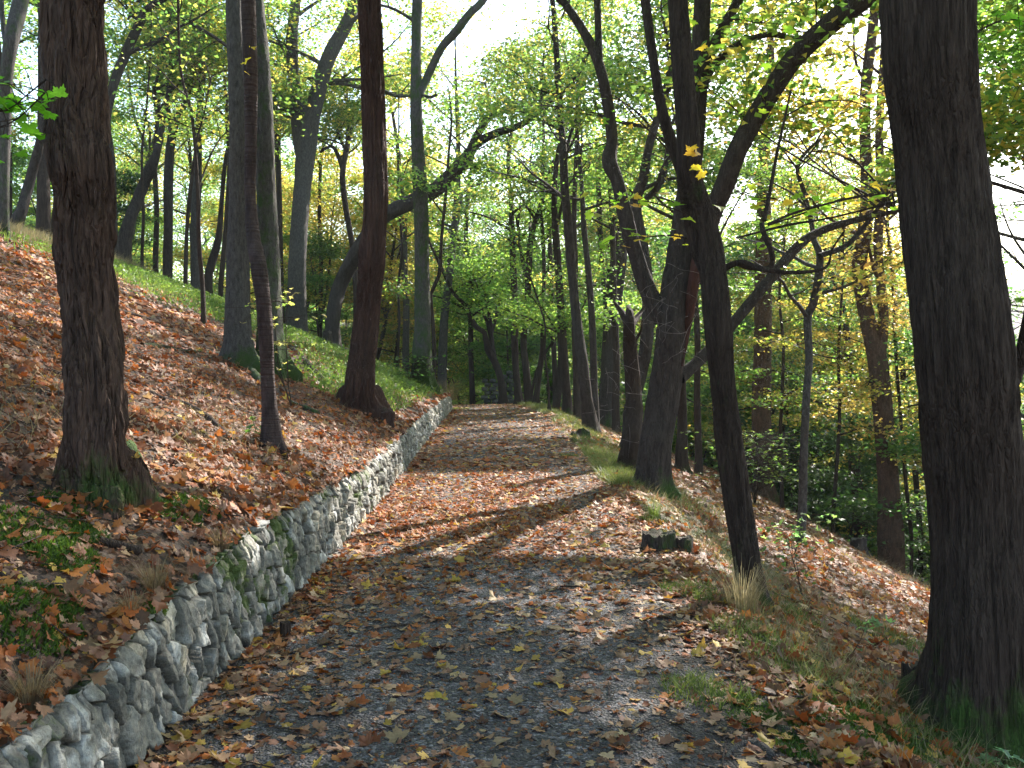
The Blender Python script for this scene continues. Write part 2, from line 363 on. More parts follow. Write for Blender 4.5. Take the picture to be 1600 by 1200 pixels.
TREES = {}
def tree(key, label, base, trunk, limbs=(), bark='brown', Y=None, moss=(.3, .0), top=13, hi=0, flare=.6, crown=None, seed=None, name='broadleaf_tree', group=None, cat='tree', wander=.02, bare=None, inner=None):
    rng = rs(seed if seed is not None else (sum(ord(c) * (i + 3) for i, c in enumerate(key)) % 9973))
    b = hit(*base) if Y is None else None
    if b is None: a, _ = ray(*base); b = np.array([a * Y, Y, h1(a * Y, Y)])
    Y = b[1]; root = empty(name, b, label, cat, group)
    if not trunk or trunk[0][1] < base[1] - 6 or True:
        pass
    mb = MB(); px2m = Y / F
    st = max(.012, Y * .0035) if hi else max(.06, Y * .012)
    nseg = {0: 12, 1: 40, 2: 110, 3: 170}[hi]; stp = {0: max(.12, Y * .012), 1: .05, 2: .022, 3: .013}[hi]
    def world(pl, y0=0.0, y1=None, ph=None):
        out_, r = [], []
        n = len(pl)
        for i, (px, py, wd) in enumerate(pl):
            dy = y0 if y1 is None else y0 + (y1 - y0) * max(0, i - .5) / (n - 1)
            dy += wander * Y * math.sin(i * 1.3 + (ph or 0)) * (0 if i == 0 else 1) * .5
            q = P(px, py, Y + dy); out_.append(q); r.append(max(.004, wd * (Y + dy) / F / 2))
        return out_, r
    tp, tr = world(trunk, ph=rng.uniform(0, 6))
    # reach the soil
    dwn = np.array([tp[0][0], tp[0][1], 0.0]); g = h1(tp[0][0], tp[0][1])
    tp = [np.array([b[0] * .5 + tp[0][0] * .5, Y, min(g, b[2]) - .25])] + tp; tr = [tr[0]] + tr
    if tp[1][2] - tp[0][2] > 1.2: tp.insert(1, tp[0] * .5 + tp[1] * .5); tr.insert(1, tr[0])
    def extend(pts, rad, ztop, straight=.6):
        pts, rad = list(pts), list(rad); d = pts[-1] - pts[-2]; d /= np.linalg.norm(d); r0 = rad[-1]; z0 = pts[-1][2]
        if z0 >= ztop - .5: return pts, rad
        n = max(2, int((ztop - z0) / 1.3)); stepz = (ztop - z0) / n
        for i in range(n):
            d = d * (1 - .25 * straight) + np.array([0, 0, 1]) * .25 * straight + rng.normal(0, .07, 3); d[2] = max(d[2], .45); d /= np.linalg.norm(d)
            pts.append(pts[-1] + d * stepz / d[2]); rad.append(max(.015, r0 * (1 - (i + 1) / n) ** .8 + .012))
        return pts, rad
    vis_top = len(tp)
    ext, er = (tp, tr) if bare == 'stub' else extend(tp, tr, b[2] + top)
    dsp = DISP[bark if bark in DISP else 'plain'] if hi else (d_plain if Y < 30 else None)
    if hi >= 2:                                # fine rings only where they can be seen
        add_stem(mb, ext[:vis_top], er[:vis_top], nseg, stp, dsp, flare, b[2], moss, rng, cap=(bare == 'stub'))
        if len(ext) > vis_top: add_stem(mb, ext[vis_top - 2:], [r * .97 for r in er[vis_top - 2:]], 16, .2, None, 0, None, moss, rng)
    else: add_stem(mb, ext, er, nseg, stp, dsp, flare, b[2], moss, rng)
    stems = [resample(ext, er, .3)]
    for li, lm in enumerate(limbs):
        o = lm[0] if isinstance(lm[0], dict) else {}
        pl = lm[1:] if o else lm
        a0, b0 = ray(pl[0][0], pl[0][1]); best = (9, 0)
        for s_, _r in stems:
            e_ = np.abs(s_[:, 0] / s_[:, 1] - a0) + np.abs((s_[:, 2] - CAM_H) / s_[:, 1] - b0); k_ = int(np.argmin(e_)); best = min(best, (float(e_[k_]), float(s_[k_, 1] - Y)))
        yb = best[1] if 'y0' not in o else o['y0']
        lp, lr = world(pl, yb, yb + o.get('y1', rng.uniform(-.06, .06) * Y), 0)
        if o.get('go', True) and pl[-1][1] < 25: lp, lr = extend(lp, lr, b[2] + top * o.get('t', .85), .5)
        lmb = mb
        if o.get('mat'): lmb = MB()
        mbs = moss if not o.get('mat') else (0, 0)
        add_stem(lmb, lp, lr, max(8, nseg // 2 if hi < 3 else 60), max(stp, .03), DISP.get(o.get('d'), dsp) if hi else None, 0, b[2] if hi else None, mbs, rng)
        if o.get('mat'): lmb.build('torn_wood', B[o['mat']], root, b, moss=True)
        if not o.get('leafless'): stems.append(resample(lp, lr, .3))
    fol = MB()
    if crown:
        c = dict(crown); sc_ = c.pop('stems', None)
        n = c.pop('n', 12); z0 = c.pop('z0', 5) + b[2]
        for k, (sp_, sr_) in enumerate(stems if sc_ is None else [stems[i] for i in sc_]):
            nn = max(2, int(n * (1 if k == 0 else .55)))
            grow(mb, fol, sp_, sr_, rng, z0, nn, **c)
    mb.build('trunk', B[bark], root, b, moss=True)
    if fol.n: fol.build('crown', M_FOL, root, b, smooth=False)
    TREES[key] = (root, b)
    return root, b

# ------------------------------------------------------------------ ground, path, wall
def axis(lo, hi, c0, c1, f, g=1.07, mx=4.0):
    a = list(np.arange(c0, c1, f)); s = f
    while a[-1] < hi: s = min(mx, s * g); a.append(a[-1] + s)
    s = f
    while a[0] > lo: s = min(mx, s * g); a.insert(0, a[0] - s)
    return np.array(a)
def gridmesh(name, X, Y, Z, m, attrs=None, keep=None):
    ny, nx = X.shape; i = np.arange(ny - 1)[:, None] * nx; j = np.arange(nx - 1)[None]
    Q = np.stack([i + j, i + j + 1, i + nx + j + 1, i + nx + j], -1).reshape(-1, 4)
    if keep is not None: Q = Q[keep[:-1, :-1].ravel()]
    return mesh(name, np.stack([X, Y, Z], -1).reshape(-1, 3), [Q], None, m, None, True, {k: v.ravel() for k, v in (attrs or {}).items()})

def green_mask(x, y):
    g1 = np.exp(-(((x + 9.6) / 3.2) ** 2 + ((y - 29.5) / 7) ** 2)) * 1.1
    g2 = np.exp(-(((x + 5.6) / 2.6) ** 2 + ((y - 33) / 8) ** 2)) * 1.0
    g3 = np.exp(-(((x + 3.0) / .9) ** 2 + ((y - 22) / 7) ** 2)) * .75
    return np.clip(g1 + g2 + g3 + .5 * (fbm(x * 1.2, y * 1.2, seed=77) - .5), 0, 1) * (g1 + g2 + g3 > .12)
def verge_mask(x, y):
    d = x - path_r(y); n = fbm(x * 1.3, y * .8, seed=78)
    return np.clip(np.exp(-((d - .75) / .75) ** 2) * (1.6 * n - .15) * 1.5, 0, 1) * (y < 50)

m_ground, t = mat('leafy forest soil')
v = coords(t)
def litter_nodes(t, v, sc, k):
    vo = nd(t, 'ShaderNodeTexVoronoi', {'Vector': v, 'Scale': sc, 'Randomness': 1.0}, feature='F1')
    return vo
vo = litter_nodes(t, v, 17, 0); vo2 = litter_nodes(t, v, 31, 1)
lc = ramp(t, nd(t, 'ShaderNodeSeparateColor', {0: vo.outputs['Color']}).outputs[0], [(0, (.045, .028, .018)), (.2, (.16, .07, .035)), (.4, (.26, .11, .05)), (.55, (.09, .05, .03)), (.75, (.30, .17, .10)), (.95, (.38, .20, .07))])
lc2 = ramp(t, nd(t, 'ShaderNodeSeparateColor', {0: vo2.outputs['Color']}).outputs[1], [(0, (.03, .02, .014)), (.35, (.14, .07, .04)), (.6, (.22, .10, .05)), (1, (.26, .17, .11))])
c = mix(t, .45, lc, lc2)
soil = mix(t, noise(t, v, 40, 5), (.012, .009, .007), (.050, .038, .029))
c = mix(t, ramp(t, noise(t, v, 2.6, 6, .7), [(.4, (.1, .1, .1)), (.62, (.75, .75, .75))]), soil, c)
gm = nd(t, 'ShaderNodeAttribute', attribute_name='green').outputs['Fac']
gn = mth(t, 'ADD', gm, mth(t, 'MULTIPLY', mth(t, 'SUBTRACT', noise(t, v, 6, 5, .7), .5), .9))
c = mix(t, ramp(t, gn, [(.4, (0, 0, 0)), (.75, (.85, .85, .85))]), c, mix(t, noise(t, v, 90, 3), (.025, .045, .012), (.09, .13, .03)))
hh = mth(t, 'ADD', mth(t, 'MULTIPLY', vo.outputs['Distance'], -1.2), mth(t, 'MULTIPLY', noise(t, v, 55, 4), .8))
bp = nd(t, 'ShaderNodeBump', {'Height': hh, 'Strength': .8, 'Distance': .03})
p = nd(t, 'ShaderNodeBsdfPrincipled', {'Base Color': c, 'Roughness': .8, 'Normal': bp.outputs[0]}); out(t, p.outputs[0])

ax_ = axis(-90, 110, -5.5, 5.0, .075, 1.05, 3); ay_ = axis(-12, 230, 1.5, 12, .09, 1.035, 3)
X, Y = np.meshgrid(ax_, ay_); Z = H(X, Y)
g = gridmesh('ground', X, Y, Z, m_ground, {'green': np.clip(green_mask(X, Y) + .8 * verge_mask(X, Y), 0, 1)}); tag(g, kind='structure')

m_path, t = mat('dark gravel'); v = coords(t)
va = nd(t, 'ShaderNodeTexVoronoi', {'Vector': v, 'Scale': 52.0}); vb = nd(t, 'ShaderNodeTexVoronoi', {'Vector': v, 'Scale': 95.0})
ga = ramp(t, nd(t, 'ShaderNodeSeparateColor', {0: va.outputs['Color']}).outputs[0], [(0, (.010, .009, .010)), (.45, (.045, .041, .044)), (.8, (.12, .110, .117)), (1, (.34, .315, .33))])
gb = ramp(t, nd(t, 'ShaderNodeSeparateColor', {0: vb.outputs['Color']}).outputs[1], [(0, (.009, .008, .008)), (.55, (.048, .043, .045)), (.85, (.13, .118, .12)), (1, (.30, .27, .28))])
c = mix(t, ramp(t, noise(t, v, 9, 4), [(.4, (0, 0, 0)), (.6, (1, 1, 1))]), ga, gb)
soil = mix(t, noise(t, v, 30, 5, .7), (.016, .012, .010), (.06, .047, .038))
em = nd(t, 'ShaderNodeAttribute', attribute_name='edge').outputs['Fac']
ef = ramp(t, mth(t, 'ADD', em, mth(t, 'MULTIPLY', mth(t, 'SUBTRACT', noise(t, v, 2.2, 5, .6), .5), 1.1)), [(.35, (0, 0, 0)), (.75, (.9, .9, .9))])
c = mix(t, ef, c, soil)
c = mix(t, 1, c, ramp(t, noise(t, v, 1.1, 5, .65), [(.32, (.55, .53, .55)), (.5, (1, 1, 1)), (.68, (1.35, 1.33, 1.38))]), 'MULTIPLY')
bp = nd(t, 'ShaderNodeBump', {'Height': mth(t, 'ADD', mth(t, 'MULTIPLY', va.outputs['Distance'], -1.0), mth(t, 'MULTIPLY', vb.outputs['Distance'], -.6)), 'Strength': 1.0, 'Distance': .022})
p = nd(t, 'ShaderNodeBsdfPrincipled', {'Base Color': c, 'Roughness': .7, 'Normal': bp.outputs[0]}); out(t, p.outputs[0])
yy = axis(-4, 60, 1.5, 10, .06, 1.03, .5); uu = np.linspace(0, 1, 60)
U, Y = np.meshgrid(uu, yy)
x0 = wall_x(Y) - .03; x1 = path_r(Y) + .22 * (fbm(Y * 1.1, 0 * Y, seed=33, o=3) - .5) * 2 + .05
X = x0 + (x1 - x0) * U; Z = H(X, Y) + .006 + .012 * (1 - sstep(.9, 1.0, U)) * 1.0
Z = np.where(U > .985, Z - .03, Z)
edge = np.clip(1 - (1 - U) * 2.2, 0, 1) + np.clip(1 - U * 6, 0, 1) * .8
g = gridmesh('gravel_path', X, Y, Z, m_path, {'edge': edge}); tag(g, kind='structure')

# dry-stone retaining wall: height field of separate stones on a curved profile
def cells(u, v, cu, cv, seed):
    """anisotropic Worley: returns F1, F2, id hash, local offset"""
    iu, iv = np.floor(u / cu), np.floor(v / cv); f1 = np.full(u.shape, 9.0); f2 = np.full(u.shape, 9.0)
    idh = np.zeros(u.shape); du = np.zeros(u.shape); dv = np.zeros(u.shape)
    for a in (-1, 0, 1):
        for b in (-1, 0, 1):
            ju, jv = (iu + a).astype(int), (iv + b).astype(int)
            hu, hv = _h(ju, jv, jv * 0, seed), _h(ju, jv, jv * 0 + 1, seed)
            off = .5 * (jv % 2)
            pu, pv = (ju + .12 + .76 * hu + off * .5) * cu, (jv + .15 + .7 * hv) * cv
            A, C = (u - pu) / cu, (v - pv) / cv
            d = np.sqrt(np.abs(A) ** 2.3 + np.abs(C) ** 2.3) + .12 * (_h(ju, jv, jv * 0 + 2, seed) - .5)
            n = d < f1
            f2 = np.where(n, f1, np.minimum(f2, d)); idh = np.where(n, _h(ju, jv, jv * 0 + 5, seed), idh); du = np.where(n, A, du); dv = np.where(n, C, dv); f1 = np.where(n, d, f1)
    return f1, f2, idh, du, dv
m_stone, t = mat('lichened grey wall stone'); v = coords(t)
c = nd(t, 'ShaderNodeVertexColor', layer_name='Col').outputs[0]
n1 = noise(t, v, 28, 6, .7); n2 = noise(t, coords(t, (60, 60, 18)), 1, 5, .7, .5)
c = mix(t, .8, c, ramp(t, n1, [(.32, (.35, .34, .33)), (.5, (.95, .95, .95)), (.7, (1.6, 1.58, 1.5))]), 'MULTIPLY')
ms = nd(t, 'ShaderNodeAttribute', attribute_name='moss').outputs['Fac']
mf = ramp(t, mth(t, 'ADD', ms, mth(t, 'SUBTRACT', noise(t, v, 14, 5, .75), .5)), [(.42, (0, 0, 0)), (.62, (1, 1, 1))])
c = mix(t, mf, c, mix(t, noise(t, v, 110, 3), (.03, .05, .012), (.11, .16, .03)))
bp = nd(t, 'ShaderNodeBump', {'Height': mth(t, 'ADD', n1, mth(t, 'MULTIPLY', n2, .9)), 'Strength': .8, 'Distance': .02})
p = nd(t, 'ShaderNodeBsdfPrincipled', {'Base Color': c, 'Roughness': .8, 'Normal': bp.outputs[0]}); out(t, p.outputs[0])
def wall_mesh():
    ys = [1.2]
    while ys[-1] < 31.5: ys.append(ys[-1] + max(.0075, ys[-1] * .0017))
    ys = np.array(ys); nv = 110; vv = np.linspace(0, 1, nv)
    Yg, Vg = np.meshgrid(ys, vv, indexing='ij')
    top = (wall_top(Yg) + .05 * (fbm(Yg * 2.3, 0 * Yg, seed=41, o=3) - .5) * 2 + .0) * 1.0
    Hh = top + .12; wd = .22
    tot = Hh + wd; s = Vg * tot                       # arc length up the face then back over the top
    r = .02
    zf = np.clip(s, 0, Hh); back = np.clip(s - Hh, 0, wd)
    z0 = H(wall_x(Yg) + .12, Yg) - .12
    nx = sstep(Hh + r, Hh - r, s); nz = sstep(Hh - r, Hh + r, s)
    px = wall_x(Yg) - .03 - back - .06 * (zf / Hh); pz = z0 + zf
    uw = Yg + .07 * (fbm(Yg * 5, s * 5, seed=61, o=3) - .5) + .12 * (s - .3); sw = s + .10 * (fbm(Yg * 3.5, s * 3.5, 3.0, seed=62, o=3) - .5)
    f1, f2, idh, du, dv = cells(uw, sw, .082, .145, 7)
    e_ = f2 - f1 + .06 * (fbm(Yg * 22, s * 16, seed=65, o=3) - .5)
    g1 = sstep(.03, .13, e_)
    id2 = (idh * 7.13) % 1; id3 = (idh * 13.7) % 1; id4 = (idh * 29.3) % 1
    tilt = (id2 - .5) * du * .06 + (id3 - .5) * dv * .065
    step = np.floor(4 * fbm(Yg * 9 + idh * 30, s * 4, seed=69, o=2) + .5) / 4                # slaty breaks across a face
    rough = .016 * (np.abs(2 * vn(Yg * 19, s * 8, idh * 20, seed=70) - 1) - .5) + .020 * (fbm(Yg * 34, s * 24, idh * 9, seed=71, o=4) - .5) + .018 * (step - .5)
    small = id4 < .28                                                                        # some stones broken smaller and set back
    D = g1 * (.026 + .036 * (idh - .35) - .025 * small + tilt + rough) - (1 - g1) * .030 + .012 * (fbm(Yg * 40, s * 40, seed=72, o=3) - .5)
    D = D * sstep(1.0, .8, Vg) + .008 * (fbm(Yg * .9, s * 1.2, seed=73) - .5) * 2
    D = D - .045 * sstep(Hh * .85, Hh, s)
    px = px + D * nx; pz = pz + D * nz * .5
    lich = sstep(.52, .72, fbm(Yg * 7, s * 7, idh * 5, 4, 76))[..., None]
    tint = np.stack([.13 + .15 * id2, .125 + .14 * id2, .11 + .115 * id2], -1); tint = tint * (1 - lich) + np.array([.50, .50, .47]) * lich
    cream = (id3 > .86)[..., None]; tint = np.where(cream, tint * .4 + np.array([.50, .45, .34]) * .6, tint)
    dark = np.array([.032, .028, .020])
    colr = dark + (tint - dark) * sstep(.02, .14, e_)[..., None]
    ms = .36 + .55 * (fbm(Yg * 1.3, s * 2.4, seed=74) - .5) * 2 + .24 * (1 - g1) + .30 * sstep(.0, .1, s - Hh + .04) - .22 * (idh > .5) - .15 * lich[..., 0]
    soil_ = sstep(Hh + .01, Hh + .06, s)[..., None]; colr = colr * (1 - soil_) + np.array([.04, .03, .022]) * soil_
    n0, n1_ = Yg.shape; i = np.arange(n0 - 1)[:, None] * n1_; j = np.arange(n1_ - 1)[None]
    Q = np.stack([i + j, i + n1_ + j, i + n1_ + j + 1, i + j + 1], -1).reshape(-1, 4)[:, ::-1]
    return mesh('stone_wall', np.stack([px, Yg, pz], -1).reshape(-1, 3), [Q], colr.reshape(-1, 3), m_stone, None, True, {'moss': ms.ravel()})
wall = tag(wall_mesh(), 'long low retaining wall of rough grey mossy stones running along the left edge of the path', 'wall')

# rounded irregular stone / moss lump
def lump(rng, size, sub=24, rough=.25, seed=0, flat=1.0):
    th = np.linspace(0, 2 * math.pi, sub, endpoint=False); ph = np.linspace(0, math.pi, sub // 2 + 1)
    T, Pp = np.meshgrid(th, ph); x, y, z = np.cos(T) * np.sin(Pp), np.sin(T) * np.sin(Pp), np.cos(Pp)
    b = np.maximum.reduce([abs(x), abs(y), abs(z)]); r = (1 - .45) + .45 / np.maximum(b, .5) * .62
    r = r * (1 + rough * (fbm(x * 1.6 + seed * 7, y * 1.6, z * 1.6, 3, seed) - .5) * 2)
    V = np.stack([x * r * size[0], y * r * size[1], z * r * size[2]], -1).reshape(-1, 3)
    n0 = len(ph); i = np.arange(n0 - 1)[:, None] * sub; j = np.arange(sub)[None]; k = (j + 1) % sub
    return V, [np.stack([i + j, i + sub + j, i + sub + k, i + k], -1).reshape(-1, 4)]
m_moss, t = mat('cushion moss'); v = coords(t)
c = mix(t, noise(t, v, 60, 4, .7), (.02, .04, .008), (.14, .20, .03))
bp = nd(t, 'ShaderNodeBump', {'Height': noise(t, v, 160, 3, .7), 'Strength': 1.0, 'Distance': .012})
p = nd(t, 'ShaderNodeBsdfPrincipled', {'Base Color': c, 'Roughness': .9, 'Normal': bp.outputs[0]}); out(t, p.outputs[0])

def ground_at(px, py): return hit(px, py)
def fuzz(mb, center, rad, n, rng, ln=.02, colr=((.05, .09, .015), (.12, .18, .03)), wdt=.003, spread=.6):
    """short moss or grass blades standing on a patch"""
    c = np.asarray(center); N = len(c); a = rng.uniform(0, 6.28, N); d = np.stack([np.cos(a), np.sin(a), 0 * a], -1)
    tip = c + np.stack([rng.normal(0, spread, N), rng.normal(0, spread, N), np.ones(N)], -1) * (ln * rng.uniform(.5, 1.3, N))[:, None]
    w_ = wdt * rng.uniform(.6, 1.4, (N, 1))
    mid = (c + tip) / 2 + np.stack([0 * a, 0 * a, .12 * ln * np.ones(N)], -1)
    V = np.stack([c - d * w_, c + d * w_, mid + d * w_ * .7, mid - d * w_ * .7, tip], 1).reshape(-1, 3)
    b = np.arange(N)[:, None] * 5
    q = b + np.array([[0, 1, 2, 3]]); tri = b + np.array([[3, 2, 4]])
    lo, hi_ = np.array(colr[0]), np.array(colr[1]); f = rng.rand(N, 1)
    mb.add(V, [q, tri], np.repeat(lo + (hi_ - lo) * f, 5, 0))
def disc(rng, x, y, r, n): 
    a = rng.uniform(0, 6.28, n); q = np.sqrt(rng.rand(n)) * r
    X, Y = x + q * np.cos(a), y + q * np.sin(a); return np.stack([X, Y, H(X, Y)], -1)

# ------------------------------------------------------------------ trees of the foreground and middle distance (outline read off the photograph, depth from the ground they stand on)
C_hi = dict(z0=5.6, n=9, L=3.2, nleaf=26, lsz=.13, pal='mixed', spread=.42)
def C(**k): d = dict(z0=4.5, n=11, L=3.2, nleaf=22, lsz=.10, pal='mixed', spread=.42); d.update(k); d['nleaf'] = int(d['nleaf'] * 1.55); d['n'] = int(d['n'] * 1.15); d['sub'] = 5; return d
tree('T1', 'dark tree with twisted furrowed bark and mossy foot on the left bank, nearest the camera', (150, 772),
     [(152, 745, 98), (148, 700, 86), (148, 600, 84), (142, 500, 78), (133, 400, 80), (130, 300, 82), (124, 250, 87), (119, 200, 84), (115, 100, 86), (115, 0, 84), (118, -80, 82)],
     bark='locust', hi=3, flare=.5, moss=(.55, -.04), top=12, crown=dict(C_hi, z0=5, n=8, L=3.4), name='locust_tree')
tree('T2', 'straight rough grey trunk with spreading mossy foot, just left of the slim banded tree', (376, 572),
     [(376, 560, 40), (372, 500, 37), (372, 400, 34), (373, 300, 30), (372, 200, 26), (369, 100, 25), (365, 0, 25)], bark='grey', hi=2, flare=.9, moss=(.7, 0), top=15, crown=C(z0=7.5, n=9))
tree('T3', 'slim bent tree with horizontally banded bark standing in leaves on the left bank', (427, 706),
     [(425, 690, 30), (419, 600, 21), (414, 500, 23), (405, 420, 25), (396, 370, 21), (391, 300, 17), (392, 200, 19), (391, 100, 22), (388, 0, 22)], bark='cherry', hi=3, flare=.55, moss=(.0, -.1), top=9, crown=C(z0=5, n=6, L=2, nleaf=16), name='cherry_tree')
tree('T4', 'mossy green trunk close behind the slim banded tree on the left bank', (428, 585),
     [(424, 565, 44), (421, 500, 38), (420, 400, 33), (416, 300, 30), (413, 200, 29), (409, 100, 25), (402, 0, 20)], bark='grey', hi=1, flare=.7, moss=(.5, .42), top=16, crown=C(z0=7, n=9))
tree('T5', 'forked grey tree with two rising stems on the ridge left of the reddish trunk', (462, 498),
     [(463, 490, 32), (465, 400, 26), (472, 300, 26), (478, 240, 30), (493, 160, 24), (514, 90, 22), (545, 30, 20), (562, -20, 18)],
     [[(474, 262, 20), (466, 200, 20), (459, 120, 19), (456, 60, 18), (462, 0, 16)], [(478, 120, 6), (500, 128, 10), (540, 130, 8), (580, 142, 6), (640, 150, 5), (675, 160, 4)], [(497, 160, 5), (470, 175, 8), (440, 170, 7), (415, 165, 6)]],
     bark='grey', Y=36, hi=1, flare=.4, top=19, crown=C(z0=8, n=11, L=4.5, nleaf=20, lsz=.15, spread=.6))
tree('T6', 'leaning dark tree whose thick arm arches over to the right behind the reddish trunk', (522, 505),
     [(520, 498, 22.7), (530, 450, 22.7), (548, 412, 23.5), (572, 372, 23.5), (600, 338, 21.8), (650, 312, 22.7), (682, 295, 23.5), (712, 266, 21.8), (735, 240, 19.3)],
     [[{'go': False}, (728, 250, 16.8), (745, 225, 14.3), (775, 208, 12.6), (812, 196, 10.1), (838, 178, 8.4), (862, 160, 6.7)], [{'go': False}, (732, 240, 13.4), (752, 200, 11.8), (770, 180, 10.1), (800, 172, 7.6), (830, 176, 5.9)],
      [{'go': False}, (758, 190, 5.9), (752, 168, 5.0), (762, 150, 4.2), (758, 130, 3.4)]],
     bark='brown', Y=31, hi=1, flare=.5, moss=(.4, .05), bare='stub', crown=C(z0=9.6, n=3, L=2.2, nleaf=14, lsz=.12))
tree('T6b', 'thin dark forked sapling standing between the forked grey trunk and the reddish leaning one', (556, 480),
     [(556, 450, 9), (550, 380, 9), (541, 330, 9), (535, 275, 9), (540, 240, 9), (546, 215, 7), (545, 190, 5)], [[(535, 262, 8), (527, 240, 6), (517, 228, 5), (500, 238, 4)], [(540, 235, 5), (527, 205, 5), (525, 180, 4)]], bark='dark', Y=38, top=11.5, crown=C(z0=8, n=7, L=2.5, nleaf=16, lsz=.14))
tree('T7', 'thick reddish trunk with long vertical furrows standing just above the stone wall', (565, 645),
     [(562, 632, 56), (562, 600, 42), (567, 550, 38), (573, 500, 37), (578, 450, 36), (582, 400, 38), (587, 320, 36), (586, 260, 36), (584, 200, 35), (581, 100, 33), (577, 0, 33), (575, -50, 32)],
     bark='red', hi=3, flare=.75, moss=(.25, -.05), top=15, crown=C(z0=7.2, n=9, L=3.5), name='redbarked_tree')
tree('T8', 'straight mossy green trunk forking high up at the far end of the wall', (660, 607),
     [(660, 598, 32), (659, 560, 29), (660, 500, 25), (659, 400, 23), (657, 300, 22), (651, 200, 19), (650, 140, 18), (650, 70, 15), (652, 0, 16)],
     [[(655, 150, 11), (668, 120, 12), (690, 75, 12), (712, 50, 13), (735, 20, 12), (758, -4, 11)], [{'go': False, 'leafless': 1}, (644, 150, 3), (620, 150, 5), (600, 142, 5)], [{'go': False, 'leafless': 1}, (660, 148, 4), (672, 152, 5), (682, 148, 4)]],
     bark='grey', hi=2, flare=.45, moss=(.45, .45), top=17, crown=C(z0=10, n=7, L=2.6, nleaf=12, lsz=.12))
tree('T9', 'thin wavy dark stem beside the mossy green trunk at the wall end', (678, 608), [(677, 600, 7), (679, 560, 7), (676, 500, 6), (673, 460, 6), (686, 430, 6), (690, 370, 5), (697, 300, 5), (701, 240, 4)], bark='dark', Y=28, top=9, crown=C(z0=5, n=6, L=2, nleaf=14, lsz=.13, pal='lime'))
tree('T10', 'slightly leaning greyish trunk just left of where the path disappears', (690, 592), [(691, 580, 15), (694, 500, 13), (702, 430, 12), (707, 380, 11), (713, 320, 10), (716, 270, 8)], [[(705, 400, 6), (715, 350, 5), (722, 300, 5)]], bark='grey', Y=38, top=14, moss=(.2, .2), crown=C(z0=6.5, n=9, nleaf=20, lsz=.14))
tree('T11', 'small far dark tree with widely curved forks at the crest of the path', (786, 628), [(786, 620, 13), (782, 590, 11), (773, 565, 11), (762, 545, 11), (757, 520, 8), (745, 512, 8), (735, 495, 8), (728, 478, 6), (712, 462, 6), (704, 450, 5)],
     [[{'go': False}, (774, 568, 8), (769, 540, 8), (766, 510, 7), (764, 480, 7), (757, 455, 6), (750, 440, 4)], [(768, 520, 6), (776, 490, 6), (783, 460, 6), (800, 440, 5), (830, 425, 5)], [(770, 545, 6), (760, 500, 5), (745, 470, 4), (735, 440, 4)]],
     bark='dark', Y=38, top=7.5, crown=C(z0=3.2, n=8, L=2.6, nleaf=14, lsz=.14, pal='lime'))
tree('T12', 'very thin straight sapling on the leafy left bank, left of the rough grey trunk', (318, 500), [(318, 490, 8), (316, 440, 7), (311, 380, 7), (309, 300, 6), (304, 220, 5), (298, 170, 5), (286, 130, 4), (280, 80, 4)], [[{'go': False}, (305, 225, 4), (318, 180, 3), (330, 120, 3)], [{'go': False}, (311, 290, 3), (330, 240, 3), (345, 215, 2)]], bark='dark', Y=19, top=8, crown=C(z0=3.8, n=9, L=1.5, nleaf=9, lsz=.09, pal='mixed'))
tree('L1', 'curved leaning trunk near the left edge standing on the grassy ridge', (22, 362), [(24, 355, 22), (34, 330, 17), (42, 300, 16), (52, 262, 15), (64, 215, 13), (70, 160, 11)], bark='brown', Y=25, top=11, moss=(.5, .15), crown=C(z0=4.5, n=9, nleaf=15, pal='lime'))
tree('L2', 'straight dark trunk left of the nearest furrowed tree on the ridge', (68, 352), [(68, 345, 21), (68, 300, 19), (68, 240, 18), (67, 180, 16), (66, 120, 13)], bark='dark', Y=27, top=13, moss=(.4, 0), crown=C(z0=5, n=9, nleaf=15, pal='lime'))
tree('L3', 'dark trunk at the very left edge behind the curved leaning one', (12, 340), [(12, 330, 13), (13, 280, 12), (12, 240, 12), (6, 200, 11)], bark='dark', Y=29, top=13, crown=C(z0=5, n=9, nleaf=15, pal='lime'))
tree('L3b', 'dark leaning ridge trunk squeezed against the left side of the nearest furrowed tree', (88, 352), [(87, 345, 13), (92, 310, 13), (98, 270, 13), (104, 220, 10)], bark='dark', Y=30, top=13, crown=C(z0=5, n=7, nleaf=24, pal='orange'))
tree('L4', 'tall pale mossy trunk cut by the top left corner', (4, 380), [(6, 300, 16), (8, 200, 17), (10, 120, 18), (18, 60, 22), (28, 20, 24), (34, -10, 22)], [[(9, 70, 8), (4, 30, 8), (2, -5, 8)]], bark='grey', Y=21, top=12, moss=(.2, .35), crown=C(z0=5, n=9, nleaf=15, pal='lime'))
tree('L5', 'pale trunk just right of the nearest furrowed tree, its dark arm curving up right', (178, 400), [(178, 390, 13), (176, 320, 13), (174, 250, 12), (166, 190, 13), (178, 130, 14), (196, 85, 15), (214, 45, 14), (232, 14, 12), (262, -6, 10)], [[{'go': False}, (200, 30, 3), (206, 24, 6), (222, 36, 5)], [{'go': False, 'leafless': 1}, (214, 0, 6), (250, 16, 6), (295, 35, 6), (335, 58, 5), (362, 78, 5)]], bark='brown', Y=30, top=14, crown=C(z0=6, n=10, L=3.6, nleaf=14, lsz=.12, pal='lime'))
tree('L6', 'dark trunk leaning right with a knobbly bend on the left ridge', (196, 388), [(194, 380, 22), (202, 345, 18), (216, 310, 17), (228, 280, 17), (236, 262, 18), (246, 235, 11), (252, 205, 10), (248, 180, 8), (241, 150, 7), (245, 125, 5)], [[(236, 255, 8), (250, 215, 8), (258, 180, 8), (266, 130, 9), (268, 90, 8)]], bark='brown', Y=34, top=15, crown=C(z0=6.5, n=9, nleaf=22, lsz=.13))
